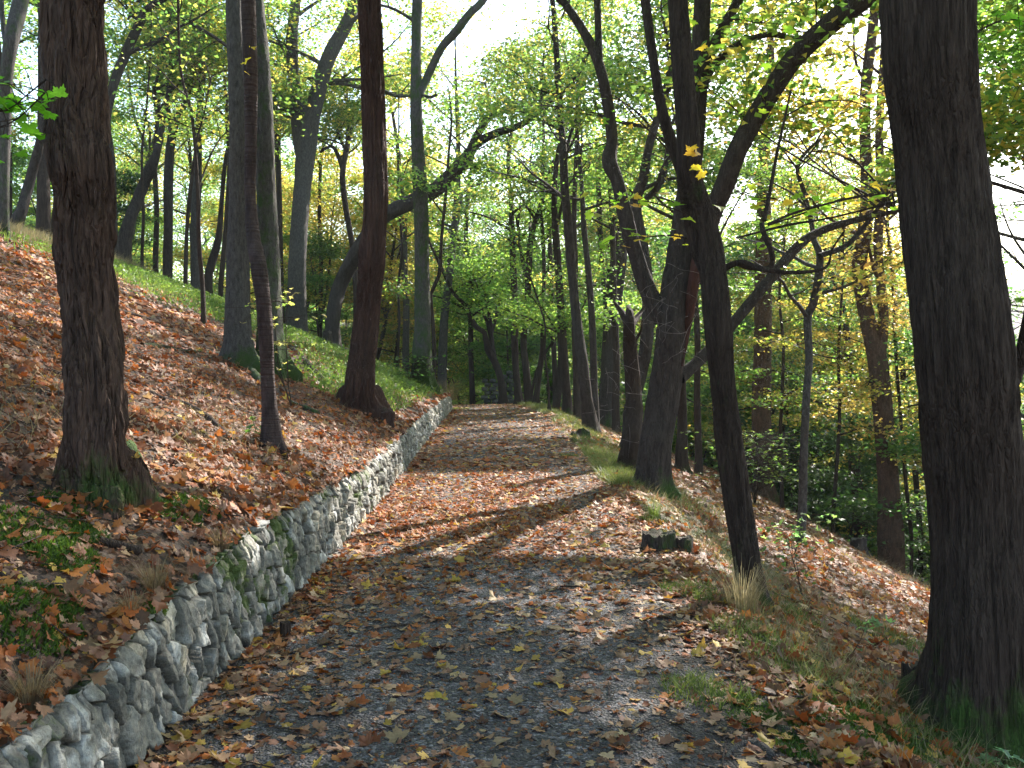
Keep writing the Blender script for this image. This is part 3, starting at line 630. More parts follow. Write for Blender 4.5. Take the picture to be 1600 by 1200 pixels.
tree('L7', 'straight greyish ridge trunk with a leaning dark arm, right of the knobbly leaning one', (262, 422), [(262, 412, 15), (263, 350, 14), (263, 290, 15), (266, 230, 14), (274, 190, 12), (288, 165, 9), (296, 140, 8)], [[(268, 215, 8), (262, 150, 7), (268, 90, 7), (270, 40, 6)]], bark='brown', Y=36, top=17, crown=C(z0=7, n=10, nleaf=22, lsz=.14))
tree('L8', 'pale trunk directly behind the very thin straight sapling', (306, 440), [(306, 430, 16), (305, 360, 15), (308, 290, 14), (310, 220, 12), (313, 160, 10)], bark='grey', Y=37, top=18, crown=C(z0=7, n=10, nleaf=20, lsz=.14, pal='yellow'))
tree('L9', 'short dark leaning stem between the thin sapling and the rough grey trunk', (326, 438), [(326, 430, 13), (334, 400, 13), (342, 370, 11), (346, 320, 7)], bark='dark', Y=38, top=10, crown=C(z0=5, n=5, nleaf=18, lsz=.14, pal='lime'))
tree('L10', 'thin stem on the ridge just left of the rough grey trunk', (345, 455), [(345, 445, 8), (351, 380, 8), (355, 320, 7), (358, 260, 6)], bark='dark', Y=35, top=12, crown=C(z0=6, n=7, nleaf=18, lsz=.13, pal='lime'))
tree('L11', 'fine dark stem on the ridge between the knobbly leaning tree and the greyish one', (222, 400), [(222, 395, 5), (224, 340, 5), (222, 280, 4), (222, 230, 4), (228, 180, 3)], bark='dark', Y=31, top=9, crown=C(z0=5, n=5, L=1.4, nleaf=10))
tree('L12', 'fine dark stem touching the left side of the pale trunk behind the sapling', (290, 432), [(290, 425, 7), (292, 360, 6), (297, 300, 6), (305, 240, 5)], bark='dark', Y=34, top=11, crown=C(z0=6, n=5, L=1.8, nleaf=10))
tree('L13', 'crooked dark double stem behind the mossy trunk, left of the forked grey one', (440, 500), [(440, 480, 9), (438, 400, 9), (436, 300, 9), (434, 220, 10), (440, 160, 10), (446, 100, 8)], [[(436, 260, 6), (428, 200, 6), (424, 120, 5)]], bark='dark', Y=41, top=17, crown=C(z0=8, n=9, nleaf=18, lsz=.15, pal='mixed'))
tree('M1', 'grey far trunk seen right of the reddish leaning trunk', (634, 560), [(634, 545, 11), (635, 480, 10), (632, 430, 10), (632, 350, 8)], bark='grey', Y=44, top=16, crown=C(z0=7, n=9, nleaf=20, lsz=.16, pal='yellow'))
tree('M2', 'thin wavy far stem right of the reddish trunk, left of the grey far one', (621, 570), [(621, 560, 5), (624, 500, 4), (622, 450, 4), (628, 390, 4), (624, 330, 4)], bark='dark', Y=40, top=12, crown=C(z0=6, n=6, nleaf=14, lsz=.15, pal='lime'))
# right of the path
tree('R1', 'massive dark finely furrowed trunk filling the right edge with a broad mossy foot', (1528, 1168),
     [(1535, 1130, 215), (1537, 1080, 178), (1536, 1000, 152), (1531, 900, 140), (1526, 800, 138), (1518, 700, 141), (1509, 600, 141), (1499, 500, 139), (1487, 400, 136), (1476, 300, 128), (1464, 200, 123), (1454, 100, 128), (1450, 0, 130), (1447, -80, 128)],
     [[{'go': False, 'leafless': 1, 'd': 'plain'}, (1560, 640, 30), (1585, 590, 22), (1600, 535, 20), (1612, 470, 18), (1630, 380, 15)]],
     bark='dark', hi=3, flare=.30, moss=(1.05, -.06), top=13, crown=dict(C_hi, z0=6.6, n=10, L=4), name='massive_tree')
tree('R2', 'smooth dark trunk bending left as it rises, between the path and the massive tree', (1175, 945),
     [(1173, 925, 44), (1168, 880, 40), (1156, 800, 42), (1141, 700, 42), (1130, 600, 37), (1121, 500, 42), (1114, 430, 40), (1103, 385, 50), (1090, 330, 44), (1078, 280, 38), (1074, 200, 33), (1066, 100, 32), (1059, 0, 30), (1054, -70, 28)],
     [[(1082, 330, 18), (1066, 270, 19), (1050, 225, 18), (1034, 170, 16), (1022, 100, 14), (1008, 0, 14), (1000, -50, 13)],
      [{'go': False, 'leafless': 1, 'y1': -.3}, (1122, 430, 14), (1136, 417, 10), (1160, 410, 9), (1190, 420, 8), (1240, 426, 6), (1290, 418, 4), (1300, 390, 3), (1320, 360, 3)],
      [{'go': False, 'leafless': 1, 'y1': .2}, (1150, 412, 6), (1172, 418, 8), (1203, 418, 8), (1206, 395, 8), (1196, 372, 8), (1190, 350, 7)], [{'go': False, 'leafless': 1}, (1194, 345, 7), (1203, 300, 6), (1213, 245, 5), (1225, 190, 4), (1236, 140, 3)],
      [{'go': False, 'leafless': 1}, (1200, 350, 4), (1250, 330, 4), (1330, 310, 3), (1400, 300, 2)], [{'go': False, 'leafless': 1}, (1150, 372, 3), (1230, 352, 4), (1300, 340, 3), (1400, 315, 3)]],
     bark='dark', hi=3, flare=.5, moss=(.35, .14), top=9, crown=dict(C_hi, z0=5.2, n=11, L=3.0, nleaf=36))
tree('R3', 'big many-stemmed tree with bright mossy foot and long leaning arms beside the path', (1022, 772),
     [(1020, 755, 48.6), (1024, 700, 49.5), (1032, 650, 50.4), (1040, 600, 49.5), (1046, 550, 46.8), (1050, 500, 45.0), (1057, 450, 48.6), (1063, 400, 41.4), (1070, 340, 36.0), (1080, 260, 30.6), (1088, 190, 27.0), (1093, 110, 26.1), (1098, 0, 25.2)],
     [[(1036, 500, 30.6), (1012, 452, 27.0), (994, 400, 23.4), (978, 340, 23.4), (965, 285, 19.8), (952, 252, 23.4), (956, 220, 17.1), (951, 170, 17.1), (940, 115, 15.3), (928, 80, 15.3), (905, 38, 13.5), (880, 2, 11.7), (865, -20, 10.8)],
      [(936, 95, 12.6), (935, 50, 10.8), (933, 0, 10.8)],
      [{'y1': -.8}, (1084, 440, 30.6), (1100, 380, 28.8), (1115, 330, 28.8), (1132, 290, 30.6), (1150, 240, 30.6), (1168, 205, 30.6), (1200, 152, 31.5), (1240, 92, 30.6), (1290, 44, 32.4), (1345, 0, 36.0), (1375, -25, 34.2)],
      [{'y1': 1.0, 'go': False}, (1062, 590, 22.1), (1085, 570, 18.4), (1110, 545, 17.7), (1150, 500, 17.7), (1200, 440, 17.0), (1250, 382, 14.8), (1290, 358, 12.5), (1345, 342, 9.6), (1400, 330, 6.6)],
      [{'y1': .6, 'go': False}, (1280, 400, 9.0), (1320, 385, 8.1), (1345, 360, 7.2), (1372, 325, 5.4)],
      [{'y1': .5}, (1085, 160, 19.8), (1096, 125, 19.8), (1107, 88, 18.0), (1130, 45, 17.1), (1150, 6, 14.4), (1160, -20, 12.6)],
      [{'y1': .6, 'go': False}, (1100, 125, 13.5), (1120, 97, 12.6), (1150, 72, 11.7), (1200, 54, 9.0), (1245, 60, 7.2), (1275, 50, 4.5)],
      [{'mat': 'inner', 'go': False, 'leafless': 1, 'y0': -.16, 'y1': -.1}, (1066, 572, 3.6), (1071, 530, 10.8), (1077, 490, 15.3), (1083, 450, 18.0), (1090, 410, 19.8), (1096, 370, 14.4)]],
     bark='brown', hi=2, flare=.5, moss=(.62, 0), top=14, crown=C(z0=7.9, n=11, L=3.6, nleaf=26, lsz=.12), wander=.01)
tree('R4', 'short broken dead trunk with forked top, left of the big many-stemmed tree', (980, 738),
     [(981, 725, 32), (986, 690, 26), (991, 650, 27), (989, 600, 25), (985, 550, 23), (983, 515, 19), (984, 492, 13), (981, 478, 5)], [[{'go': False}, (983, 512, 14), (974, 492, 11), (964, 478, 6), (958, 470, 2)], [{'go': False}, (984, 510, 13), (995, 496, 9), (1004, 484, 5), (1010, 470, 2)], [{'go': False}, (986, 540, 7), (1000, 520, 4), (1004, 500, 2)]], bark='dark', hi=1, flare=.35, bare='stub', name='dead_tree')
tree('R5', 'mossy footed thick dark trunk behind the broken dead one', (944, 662),
     [(944, 652, 28), (950, 600, 24), (953, 540, 25), (957, 480, 26), (963, 430, 26), (968, 390, 24), (965, 330, 20), (972, 270, 16), (985, 240, 8)], [[(945, 560, 10), (947, 480, 9), (942, 430, 8), (937, 350, 9), (935, 280, 8), (933, 220, 7)], [{'go': False}, (968, 300, 12), (962, 262, 8), (964, 250, 4)]], bark='brown', hi=1, flare=.5, moss=(.75, 0), top=8, crown=C(z0=4.6, n=8, L=2.4, nleaf=20))
tree('R5b', 'dark trunk curving up right between the broken dead one and the many-stemmed tree', (975, 690), [(985, 640, 20), (1000, 590, 20), (1010, 530, 20), (1012, 450, 18), (1003, 380, 17), (993, 320, 18), (1005, 280, 15), (1015, 225, 13), (1030, 175, 12), (1045, 125, 12), (1052, 60, 10)], [[(1000, 320, 10), (1035, 280, 10), (1045, 200, 9), (1035, 140, 8)]], bark='brown', Y=21, hi=1, top=13, crown=C(z0=5.5, n=10, nleaf=40))
tree('R6', 'dark slender curving trunk beside the mossy roots on the right of the path', (922, 674),
     [(922, 662, 24), (916, 620, 18), (909, 560, 17), (901, 500, 15), (894, 430, 14), (888, 360, 14), (882, 290, 13), (880, 240, 12), (875, 170, 10), (871, 110, 9), (867, 40, 8), (862, -10, 8)], [[(880, 250, 6), (890, 215, 5), (900, 180, 4), (903, 120, 4)], [(874, 160, 5), (856, 185, 5), (846, 150, 4), (850, 80, 3)]], bark='brown', hi=1, flare=.4, top=12, crown=C(z0=5, n=10, L=2.6, nleaf=24, lsz=.09))
tree('R7', 'dark straight trunk with two joined feet, left of the slender curving one', (884, 648), [(887, 638, 15), (884, 600, 13), (880, 540, 13), (876, 480, 12), (872, 410, 11), (868, 360, 11), (866, 300, 8), (872, 240, 7)], [[{'go': False}, (868, 640, 12), (874, 600, 12), (876, 560, 9), (874, 520, 7)]], bark='dark', Y=30, hi=1, top=12, flare=.6, moss=(.5, 0), crown=C(z0=4.8, n=10, nleaf=22, lsz=.11, pal='lime'))
tree('R8', 'tall dark pair-like trunk with a knobbly waist right of the path crest', (812, 630), [(810, 622, 12), (806, 580, 10), (804, 530, 11), (805, 480, 10), (802, 420, 10), (800, 360, 9), (798, 310, 7)], bark='dark', Y=35, top=13, hi=1, crown=C(z0=5, n=10, nleaf=20, lsz=.12))
tree('R8b', 'dark twin of the knobbly crest trunk touching it on the right', (826, 634), [(826, 626, 13), (822, 580, 11), (818, 530, 10), (824, 480, 9), (826, 420, 10), (830, 370, 9), (842, 330, 7)], [[(824, 440, 6), (815, 400, 5), (808, 340, 5)]], bark='dark', Y=34, top=13, hi=1, moss=(.5, 0), crown=C(z0=5, n=10, nleaf=20, lsz=.12, pal='lime'))
tree('R9', 'thin dark stem leaning right between the knobbly crest twins and the joined-foot trunk', (838, 630), [(838, 622, 9), (843, 580, 9), (848, 540, 8), (848, 490, 7), (850, 440, 6)], [[{'go': False}, (830, 622, 4), (838, 580, 4), (856, 545, 4), (868, 530, 3)]], bark='dark', Y=33, top=10, crown=C(z0=4.4, n=7, L=2, nleaf=18, lsz=.12, pal='lime'))
tree('R10', 'very thin bent dark rod in front of the joined-foot trunk', (858, 638), [(858, 630, 4), (856, 590, 3), (851, 550, 3), (852, 510, 3), (844, 480, 3)], bark='dark', Y=28, top=5, crown=C(z0=3, n=5, L=1.2, nleaf=10, lsz=.1, pal='lime'))
tree('R12', 'tall straight pale brown trunk deep in the wood right of the bending one', (1190, 760), [(1190, 745, 32), (1190, 640, 29), (1191, 560, 27), (1192, 480, 26), (1193, 380, 24), (1194, 280, 21), (1195, 200, 17)], bark='pine', Y=27, top=15, hi=1, crown=C(z0=8.5, n=14, L=3.8, nleaf=30, lsz=.12, pal='yellow'))
tree('R13', 'plain dark post-like trunk right behind the big many-stemmed tree', (1065, 724), [(1065, 715, 18), (1066, 660, 15), (1064, 600, 15), (1062, 540, 14), (1060, 460, 12)], bark='dark', Y=21.5, top=12, hi=1, moss=(.4, 0), crown=C(z0=5.5, n=11, L=3.2, nleaf=22, pal='lime'))
tree('R13b', 'thinner dark trunk seen under the low leaning arm of the many-stemmed tree', (1092, 725), [(1092, 715, 12), (1090, 660, 11), (1089, 600, 10), (1090, 540, 10), (1086, 470, 9)], bark='dark', Y=24, top=11, crown=C(z0=5, n=14, L=3.3, nleaf=30, pal='lime'))
tree('R14', 'thin crooked pale trunk on the leafy slope between the bending one and the pine', (1250, 852),
     [(1251, 842, 15), (1254, 780, 13), (1256, 700, 12), (1260, 620, 12), (1264, 560, 12), (1262, 497, 13), (1270, 476, 13), (1278, 440, 13), (1281, 400, 11), (1272, 375, 9), (1268, 350, 7), (1256, 300, 7), (1246, 262, 6), (1262, 235, 5), (1285, 215, 4)], [[{'go': False}, (1247, 265, 4), (1235, 250, 3), (1222, 232, 2)]],
     bark='grey', hi=1, flare=.35, moss=(.5, .02), bare='stub', crown=C(z0=3.2, n=8, L=1.6, nleaf=12, lsz=.09, pal='orange'))
tree('R15', 'tall pine with orange upper bark and forked stem, left of the massive tree', (1392, 864),
     [(1392, 850, 38), (1388, 760, 32), (1380, 650, 29), (1372, 570, 29), (1360, 520, 25), (1349, 470, 22), (1342, 420, 21), (1350, 370, 21), (1355, 300, 19), (1352, 220, 17), (1352, 150, 17), (1362, 60, 15), (1368, 0, 14)],
     [[(1374, 560, 19), (1380, 500, 16), (1376, 440, 14), (1372, 380, 14), (1376, 300, 13), (1374, 200, 12), (1380, 100, 11), (1384, 20, 10)]], bark='pine', Y=23, hi=2, flare=.3, top=16, crown=C(z0=6.5, n=12, L=2.6, nleaf=16, lsz=.09, pal='orange'), name='pine_tree')
tree('R16', 'very dark trunk at the foot of the slope left of the pine', (1345, 845), [(1345, 830, 22), (1340, 780, 20), (1334, 720, 18), (1330, 650, 15), (1326, 560, 12)], bark='dark', Y=30, top=12, crown=C(z0=5, n=10, nleaf=24, pal='deep'))
tree('R17', 'thin dark forked stem between the pine and the massive tree', (1440, 860), [(1438, 840, 8), (1432, 760, 9), (1424, 680, 8), (1412, 600, 7), (1402, 520, 6), (1398, 450, 5)], [[(1430, 740, 6), (1418, 640, 5), (1412, 560, 4)]], bark='dark', Y=28, top=13, crown=C(z0=3, n=11, L=2.2, nleaf=18, lsz=.10, pal='yellow'))
tree('U1', 'slender young tree with flat golden leaf sprays just behind the pine', (1425, 850), [(1424, 840, 6), (1416, 760, 6), (1408, 660, 5), (1400, 560, 5), (1396, 470, 4), (1390, 400, 3)], bark='dark', Y=23.5, top=9.5, crown=C(z0=3.2, n=18, L=2.4, nleaf=22, lsz=.095, pal='orange', rise=.08, flat=.14, spread=.34, droop=.2))
tree('U2', 'slender young tree with flat yellow leaf sprays between the crooked pale trunk and the pine', (1302, 810), [(1302, 800, 6), (1308, 720, 6), (1312, 640, 5), (1310, 560, 5), (1314, 480, 4), (1318, 420, 3)], bark='dark', Y=24.5, top=9, crown=C(z0=2.6, n=15, L=2.4, nleaf=17, lsz=.095, pal='yellow', rise=.08, flat=.14, spread=.34, droop=.2))
tree('U3', 'slender young tree with flat yellow green sprays right of the tall straight pale brown trunk', (1222, 780), [(1222, 770, 6), (1218, 700, 6), (1222, 620, 5), (1224, 540, 5), (1218, 470, 4), (1222, 410, 3)], bark='dark', Y=25.5, top=9, crown=C(z0=2.4, n=15, L=2.4, nleaf=17, lsz=.095, pal='lime', rise=.08, flat=.14, spread=.34, droop=.2))
tree('N1', 'straight thin dark trunk just left of the dark slender curving one', (902, 655), [(902, 645, 12), (900, 580, 10), (898, 500, 10), (899, 420, 9), (897, 340, 8), (900, 250, 6)], bark='dark', Y=29, top=12, crown=C(z0=5.5, n=9, L=2.4, nleaf=18, lsz=.11))
tree('N2', 'straight thin trunk far behind the mossy footed thick one', (962, 660), [(962, 640, 12), (963, 560, 11), (960, 480, 10), (958, 400, 9), (956, 330, 8)], bark='dark', Y=31, top=13, crown=C(z0=6, n=9, nleaf=18, lsz=.12, pal='lime'))
tree('N3', 'slim trunk leaning left between the mossy footed one and the curving slender one', (930, 655), [(930, 645, 13), (928, 590, 11), (926, 520, 11), (921, 440, 10), (913, 360, 9), (908, 280, 7)], bark='brown', Y=28, top=12, crown=C(z0=6, n=9, nleaf=18, lsz=.12))
tree('N4', 'slim dark trunk between the thin bent rod and the joined-foot trunk', (868, 640), [(868, 630, 9), (866, 560, 8), (862, 480, 8), (860, 400, 7), (856, 320, 6)], bark='dark', Y=36, top=13, crown=C(z0=6, n=8, nleaf=16, lsz=.13))
tree('N5', 'slim trunk just left of the small crest tree at the end of the path', (738, 628), [(738, 620, 9), (736, 560, 8), (735, 500, 8), (730, 430, 7), (728, 360, 6)], bark='dark', Y=43, top=13, crown=C(z0=6, n=8, nleaf=16, lsz=.14, pal='lime'))
tree('N6', 'thin vertical stem on the ridge between the forked grey tree and the reddish trunk', (500, 505), [(500, 495, 7), (502, 420, 6), (499, 340, 6), (501, 260, 5)], bark='dark', Y=44, top=14, crown=C(z0=8, n=7, nleaf=14, lsz=.14, pal='yellow'))
tree('N7', 'slim trunk high on the ridge between the greyish straight trunk and the knobbly one', (243, 410), [(243, 400, 9), (245, 330, 8), (242, 260, 8), (246, 190, 7)], bark='dark', Y=38, top=14, crown=C(z0=7, n=8, nleaf=16, lsz=.13))

# ------------------------------------------------------------------ background trees: a few built kinds, then copies
def proto_tree(key, h, r0, pal, z0, n, L, bark, lean=.1, nleaf=44, lsz=.145, name='woodland_tree', spread=.6, fork=True, rise=.5, sub=4, flat=.4):
    rng = rs(sum(map(ord, key)) * 7 % 9999); root = empty(name, (0, 0, 0), 'x', 'tree'); mb, fol = MB(), MB()
    m = 8; d = np.array([rng.normal(0, lean), rng.normal(0, lean), 1.0]); p = np.array([0, 0, -.6]); pts = [p.copy()]
    for k in range(m): d = d + rng.normal(0, .07, 3) * [1, 1, 0]; p = p + d / d[2] * (h / m); pts.append(p.copy())
    rr = r0 * (1 - np.linspace(0, 1, m + 1) ** 1.3 * .85); rr[0] *= 1.35
    add_stem(mb, pts, rr, 10, .35, d_plain, .3, 0, (.3, .05), rng); st = [resample(pts, rr, .3)]
    if fork:
        i = m // 2; q = [pts[i - 1], pts[i] + np.array([.25, .1, .1])]; e = np.array([rng.uniform(.3, .7) * rng.choice([-1, 1]), rng.uniform(-.4, .4), 1.0])
        for k in range(4): e = e + rng.normal(0, .12, 3) * [1, 1, 0]; q.append(q[-1] + e * h * .45 / 4)
        r2 = list(rr[i] * np.linspace(.7, .15, len(q))); add_stem(mb, q, r2, 8, .35, d_plain, 0, None, (0, .05), rng); st.append(resample(q, r2, .3))
    for k, (a, b_) in enumerate(st): grow(mb, fol, a, b_, rng, z0, n if k == 0 else n // 2, L, rise, sub, nleaf, lsz, pal, spread, LEAF1, flat=flat)
    mb.build('trunk', B[bark], root, moss=True); fol.build('crown', M_FOL, root, smooth=False)
    return root
def put(proto, used, x, y, rz, s, label, group, sink=.1):
    r = proto if proto.name not in used else copy_tree(proto); used.add(proto.name)
    r.location = (x, y, h1(x, y) - sink); r.rotation_euler = (0, 0, rz); r.scale = (s, s, s * 1.0)
    tag(r, label, 'tree', group); return r
used = set()
def off_gap(x, y, d=3.4):
    ax_, ay_, bx_, by_ = 8.5, 21.0, 17.0, 34.0; tt = max(0, min(1, ((x - ax_) * (bx_ - ax_) + (y - ay_) * (by_ - ay_)) / ((bx_ - ax_) ** 2 + (by_ - ay_) ** 2)))
    return math.hypot(x - ax_ - tt * (bx_ - ax_), y - ay_ - tt * (by_ - ay_)) > d
BG = [proto_tree('bgA', 15, .20, 'green', 4.5, 16, 4.2, 'brown'), proto_tree('bgB', 17, .17, 'mixed', 5, 16, 3.8, 'dark', .08),
      proto_tree('bgC', 13, .14, 'yellow', 3.5, 15, 3.6, 'brown', .14), proto_tree('bgD', 16, .22, 'lime', 4.5, 17, 4.4, 'grey', .06),
      proto_tree('bgE', 12, .12, 'deep', 2.5, 16, 3.4, 'dark', .12)]
UND = [proto_tree('unA', 5.5, .045, 'lime', .8, 17, 2.1, 'dark', .12, 30, .11, 'understory_sapling', .36, False, .15, 5, .16),
       proto_tree('unB', 7.5, .06, 'yellow', 1.5, 19, 2.5, 'dark', .1, 30, .11, 'understory_sapling', .4, False, .12, 4, .14),
       proto_tree('unC', 4.2, .035, 'deep', .4, 17, 1.9, 'dark', .15, 32, .11, 'understory_sapling', .36, False, .2, 4, .2),
       proto_tree('unD', 6.5, .05, 'green', .8, 19, 2.4, 'dark', .1, 32, .11, 'understory_sapling', .4, False, .15, 5, .16)]
rng = rs(11); placed = [tuple(v[1][:2]) for v in TREES.values()]
def scatter(n, fx, zone, kinds, smin, smax, label, group, mind, weights=None):
    k = tries = 0
    while k < n and tries < n * 60:
        tries += 1; x, y = fx()
        if not zone(x, y): continue
        if any((x - a) ** 2 + (y - b) ** 2 < mind ** 2 for a, b in placed): continue
        placed.append((x, y)); pr = kinds[rng.choice(len(kinds), p=weights)]
        put(pr, used, x, y, rng.uniform(0, 6.28), rng.uniform(smin, smax), label, group); k += 1
U_ = rng.uniform
inview = lambda x, y: abs(x) < .62 * y + 3
# left hill beyond the ridge
scatter(22, lambda: (U_(-50, -13.8), U_(22, 85)), lambda x, y: inview(x, y), BG, .75, 1.15, 'dim slender trunk in the wood beyond the grassy left ridge', 'trees of the wood beyond the left ridge', 2.6, [.2, .25, .2, .35, 0])
scatter(18, lambda: (U_(-45, -13.2), U_(24, 62)), lambda x, y: inview(x, y), UND, .8, 1.3, 'leafy green sapling under the trees beyond the grassy left ridge', 'saplings beyond the left ridge', 1.5, [.3, .15, .2, .35])
# beyond the crest of the path
scatter(34, lambda: (U_(-14, 16), U_(44, 88)), lambda x, y: not (-6 < x + (y - 44) * .2 < -1 and y < 50), BG, .75, 1.1, 'dim trunk in the wood beyond the crest of the path', 'trees of the wood beyond the path crest', 2.4, [.25, .2, .15, .3, .1])
scatter(34, lambda: (U_(-13, 12), U_(41, 66)), lambda x, y: not (-5 < x < 1 and y < 43), UND, .8, 1.25, 'leafy green sapling beyond the crest of the path', 'saplings beyond the path crest', 1.4, [.35, .15, .15, .35])
for x, y, k, s in [(-8.6, 50, 0, .9), (-10.2, 47, 0, .8), (-7.2, 54, 0, 1.0), (-12, 52, 0, .85), (-6.2, 47.5, 1, 1.3), (-9.4, 45, 1, 1.4), (-11.6, 44, 1, 1.3)]:
    put(BG[2] if k == 0 else UND[1], used, x, y, x + y, s, 'golden leaved young tree', 'golden trees beyond the left end of the wall'); placed.append((x, y))
# the valley on the right
scatter(22, lambda: (U_(5, 58), U_(27, 90)), lambda x, y: inview(x, y) and x > 7.9 + max(0, (40 - y)) * .25 and off_gap(x, y, 5.2), BG, .8, 1.25, 'dim dark trunk down in the valley wood on the right', 'trees of the valley wood on the right', 2.7, [.2, .2, .2, .15, .25])
scatter(54, lambda: (U_(6, 34), U_(21, 60)), lambda x, y: inview(x, y) and x > 9.6 and y > x * 1.45, UND, .9, 1.5, 'leafy layered sapling in the shaded valley on the right', 'saplings in the valley wood on the right', 1.35, [.25, .25, .25, .25])
scatter(26, lambda: (U_(8, 30), U_(23, 46)), lambda x, y: inview(x, y) and x > 9.2 and y > x * 1.5 and off_gap(x, y, 4.4), UND, 1.5, 2.3, 'tall leafy sapling rising from the valley side on the right', 'tall saplings on the right valley side', 1.7, [.25, .3, .15, .3])
scatter(10, lambda: (U_(7, 26), U_(34, 60)), lambda x, y: inview(x, y) and x > 8.5 and off_gap(x, y, 5), BG, 1.0, 1.35, 'slender tree with pale green leaves on the right valley side', 'slender trees on the right valley side', 2.0, [.2, .2, .3, .25, .05])
scatter(26, lambda: (U_(9.5, 24), U_(23, 40)), lambda x, y: inview(x, y) and y > x * 1.5, [UND[2]], .8, 1.25, 'low dark green shrub on the valley side', 'low shrubs on the valley side', 1.0)
# unseen trees added out of the picture so that their crowns shade the foreground
for x, y, k, s in [(9.6, 12.4, 3, .8), (11.6, 16.8, 1, .8), (10.6, 14.6, 0, .95), (7.2, 9.5, 1, .85), (13.5, 20.5, 3, 1.0), (9, 4, 0, .9), (5.5, .5, 1, .8), (-7.5, 3, 3, .9), (-11, 10, 0, .9), (-3.5, -4, 1, .8), (17, 27, 0, 1.0)]:
    put(BG[k], used, x, y, x * 3 + y, s, 'unseen tree added just outside the picture so its crown shades the foreground', 'trees just outside the picture')
# far wood that reads as one mass
def far_wood():
    rng = rs(5); fol = MB(); M = 2600
    cx, cy = rng.uniform(-120, 130, M), rng.uniform(80, 150, M); gz = H(cx, cy); hh = rng.uniform(1, 17, M)
    n = 44; r = rng.uniform(1.5, 3.2, M)
    c = np.repeat(np.stack([cx, cy, gz + hh], -1), n, 0) + rng.normal(0, 1, (M * n, 3)) * np.repeat(r, n)[:, None] * [.6, .6, .35]
    pl = np.array([(.04, .08, .025), (.06, .11, .03), (.09, .14, .03), (.16, .18, .04), (.24, .2, .04)]); b = np.repeat(rng.choice(5, M, p=[.3, .3, .2, .12, .08]), n)
    leaves(fol, c, rng.uniform(.25, .5, M * n), pl[b] * rng.uniform(.75, 1.25, (M * n, 1)), rng, .5)
    for k in range(260):
        x, y = rng.uniform(-110, 120), rng.uniform(80, 140); z = h1(x, y); r0 = rng.uniform(.12, .28)
        V, pol, _, _ = tube(np.array([[x, y, z - .5], [x + rng.normal(0, .5), y, z + 7], [x + rng.normal(0, 1), y, z + 14]]), np.array([r0, r0 * .8, r0 * .3]), 6, None, False); fol.add(V, pol, (.05, .042, .04))
    tag(fol.build('distant_wood', M_FOL, smooth=False), 'hazy mass of far trees closing the view', 'wood', kind='stuff')
far_wood()

# gaps in the canopy: single leaves are taken out of the crowns where the sun comes through to the ground
def lit_chance(x, y):
    a = ((x > -1.8) & (x < 2.4) & (y > 7.9) & (y < 13.6)) * .985
    n = fbm(x * .55, y * .55, seed=123, o=2)
    b = ((x <= -1.6) & (x > -13) & (y > 5.2) & (y < 30)) * np.where(n > .50, .9, .0)
    c = ((x > 3.2) & (x < 9) & (y > 9) & (y < 26)) * np.where(n > .45, .8, .2)
    return np.maximum(np.maximum(a, b), c)
def thin(o):
    me = o.data; n = len(me.vertices); co = np.empty(n * 3, np.float32); me.vertices.foreach_get('co', co); co = co.reshape(-1, 3)
    M = np.eye(4)
    q = o
    while q is not None: M = np.array(q.matrix_basis) @ M; q = q.parent
    W = co @ M[:3, :3].T + M[:3, 3]; c = W.reshape(-1, 4, 3).mean(1)
    s_ = np.array(TOSUN); g_ = c[:, :2] - s_[:2] / s_[2] * (c[:, 2:3] - .3); r_ = rs(7)
    keep = r_.rand(len(c)) > lit_chance(g_[:, 0], g_[:, 1])
    if o.parent.get('group'): keep &= c[:, 2] > 5.5
    if keep.all() or keep.sum() < 50: return
    col = np.empty(n * 4, np.float32); me.color_attributes['Col'].data.foreach_get('color', col); col = col.reshape(-1, 4)[:, :3]
    k4 = np.repeat(keep, 4); m = int(keep.sum()); b_ = np.arange(m)[:, None] * 4
    old = o.name; par = o.parent; new = mesh('crown', co[k4], [np.concatenate([b_ + [0, 1, 2], b_ + [0, 2, 3]])], col[k4], M_FOL, par, False)
    bpy.data.objects.remove(o)
for root in [v[0] for v in TREES.values()] + [o for o in COL.objects if o.get('group') == 'trees just outside the picture']:
    for ch in [c for c in root.children if c.name.startswith('crown')]: thin(ch)

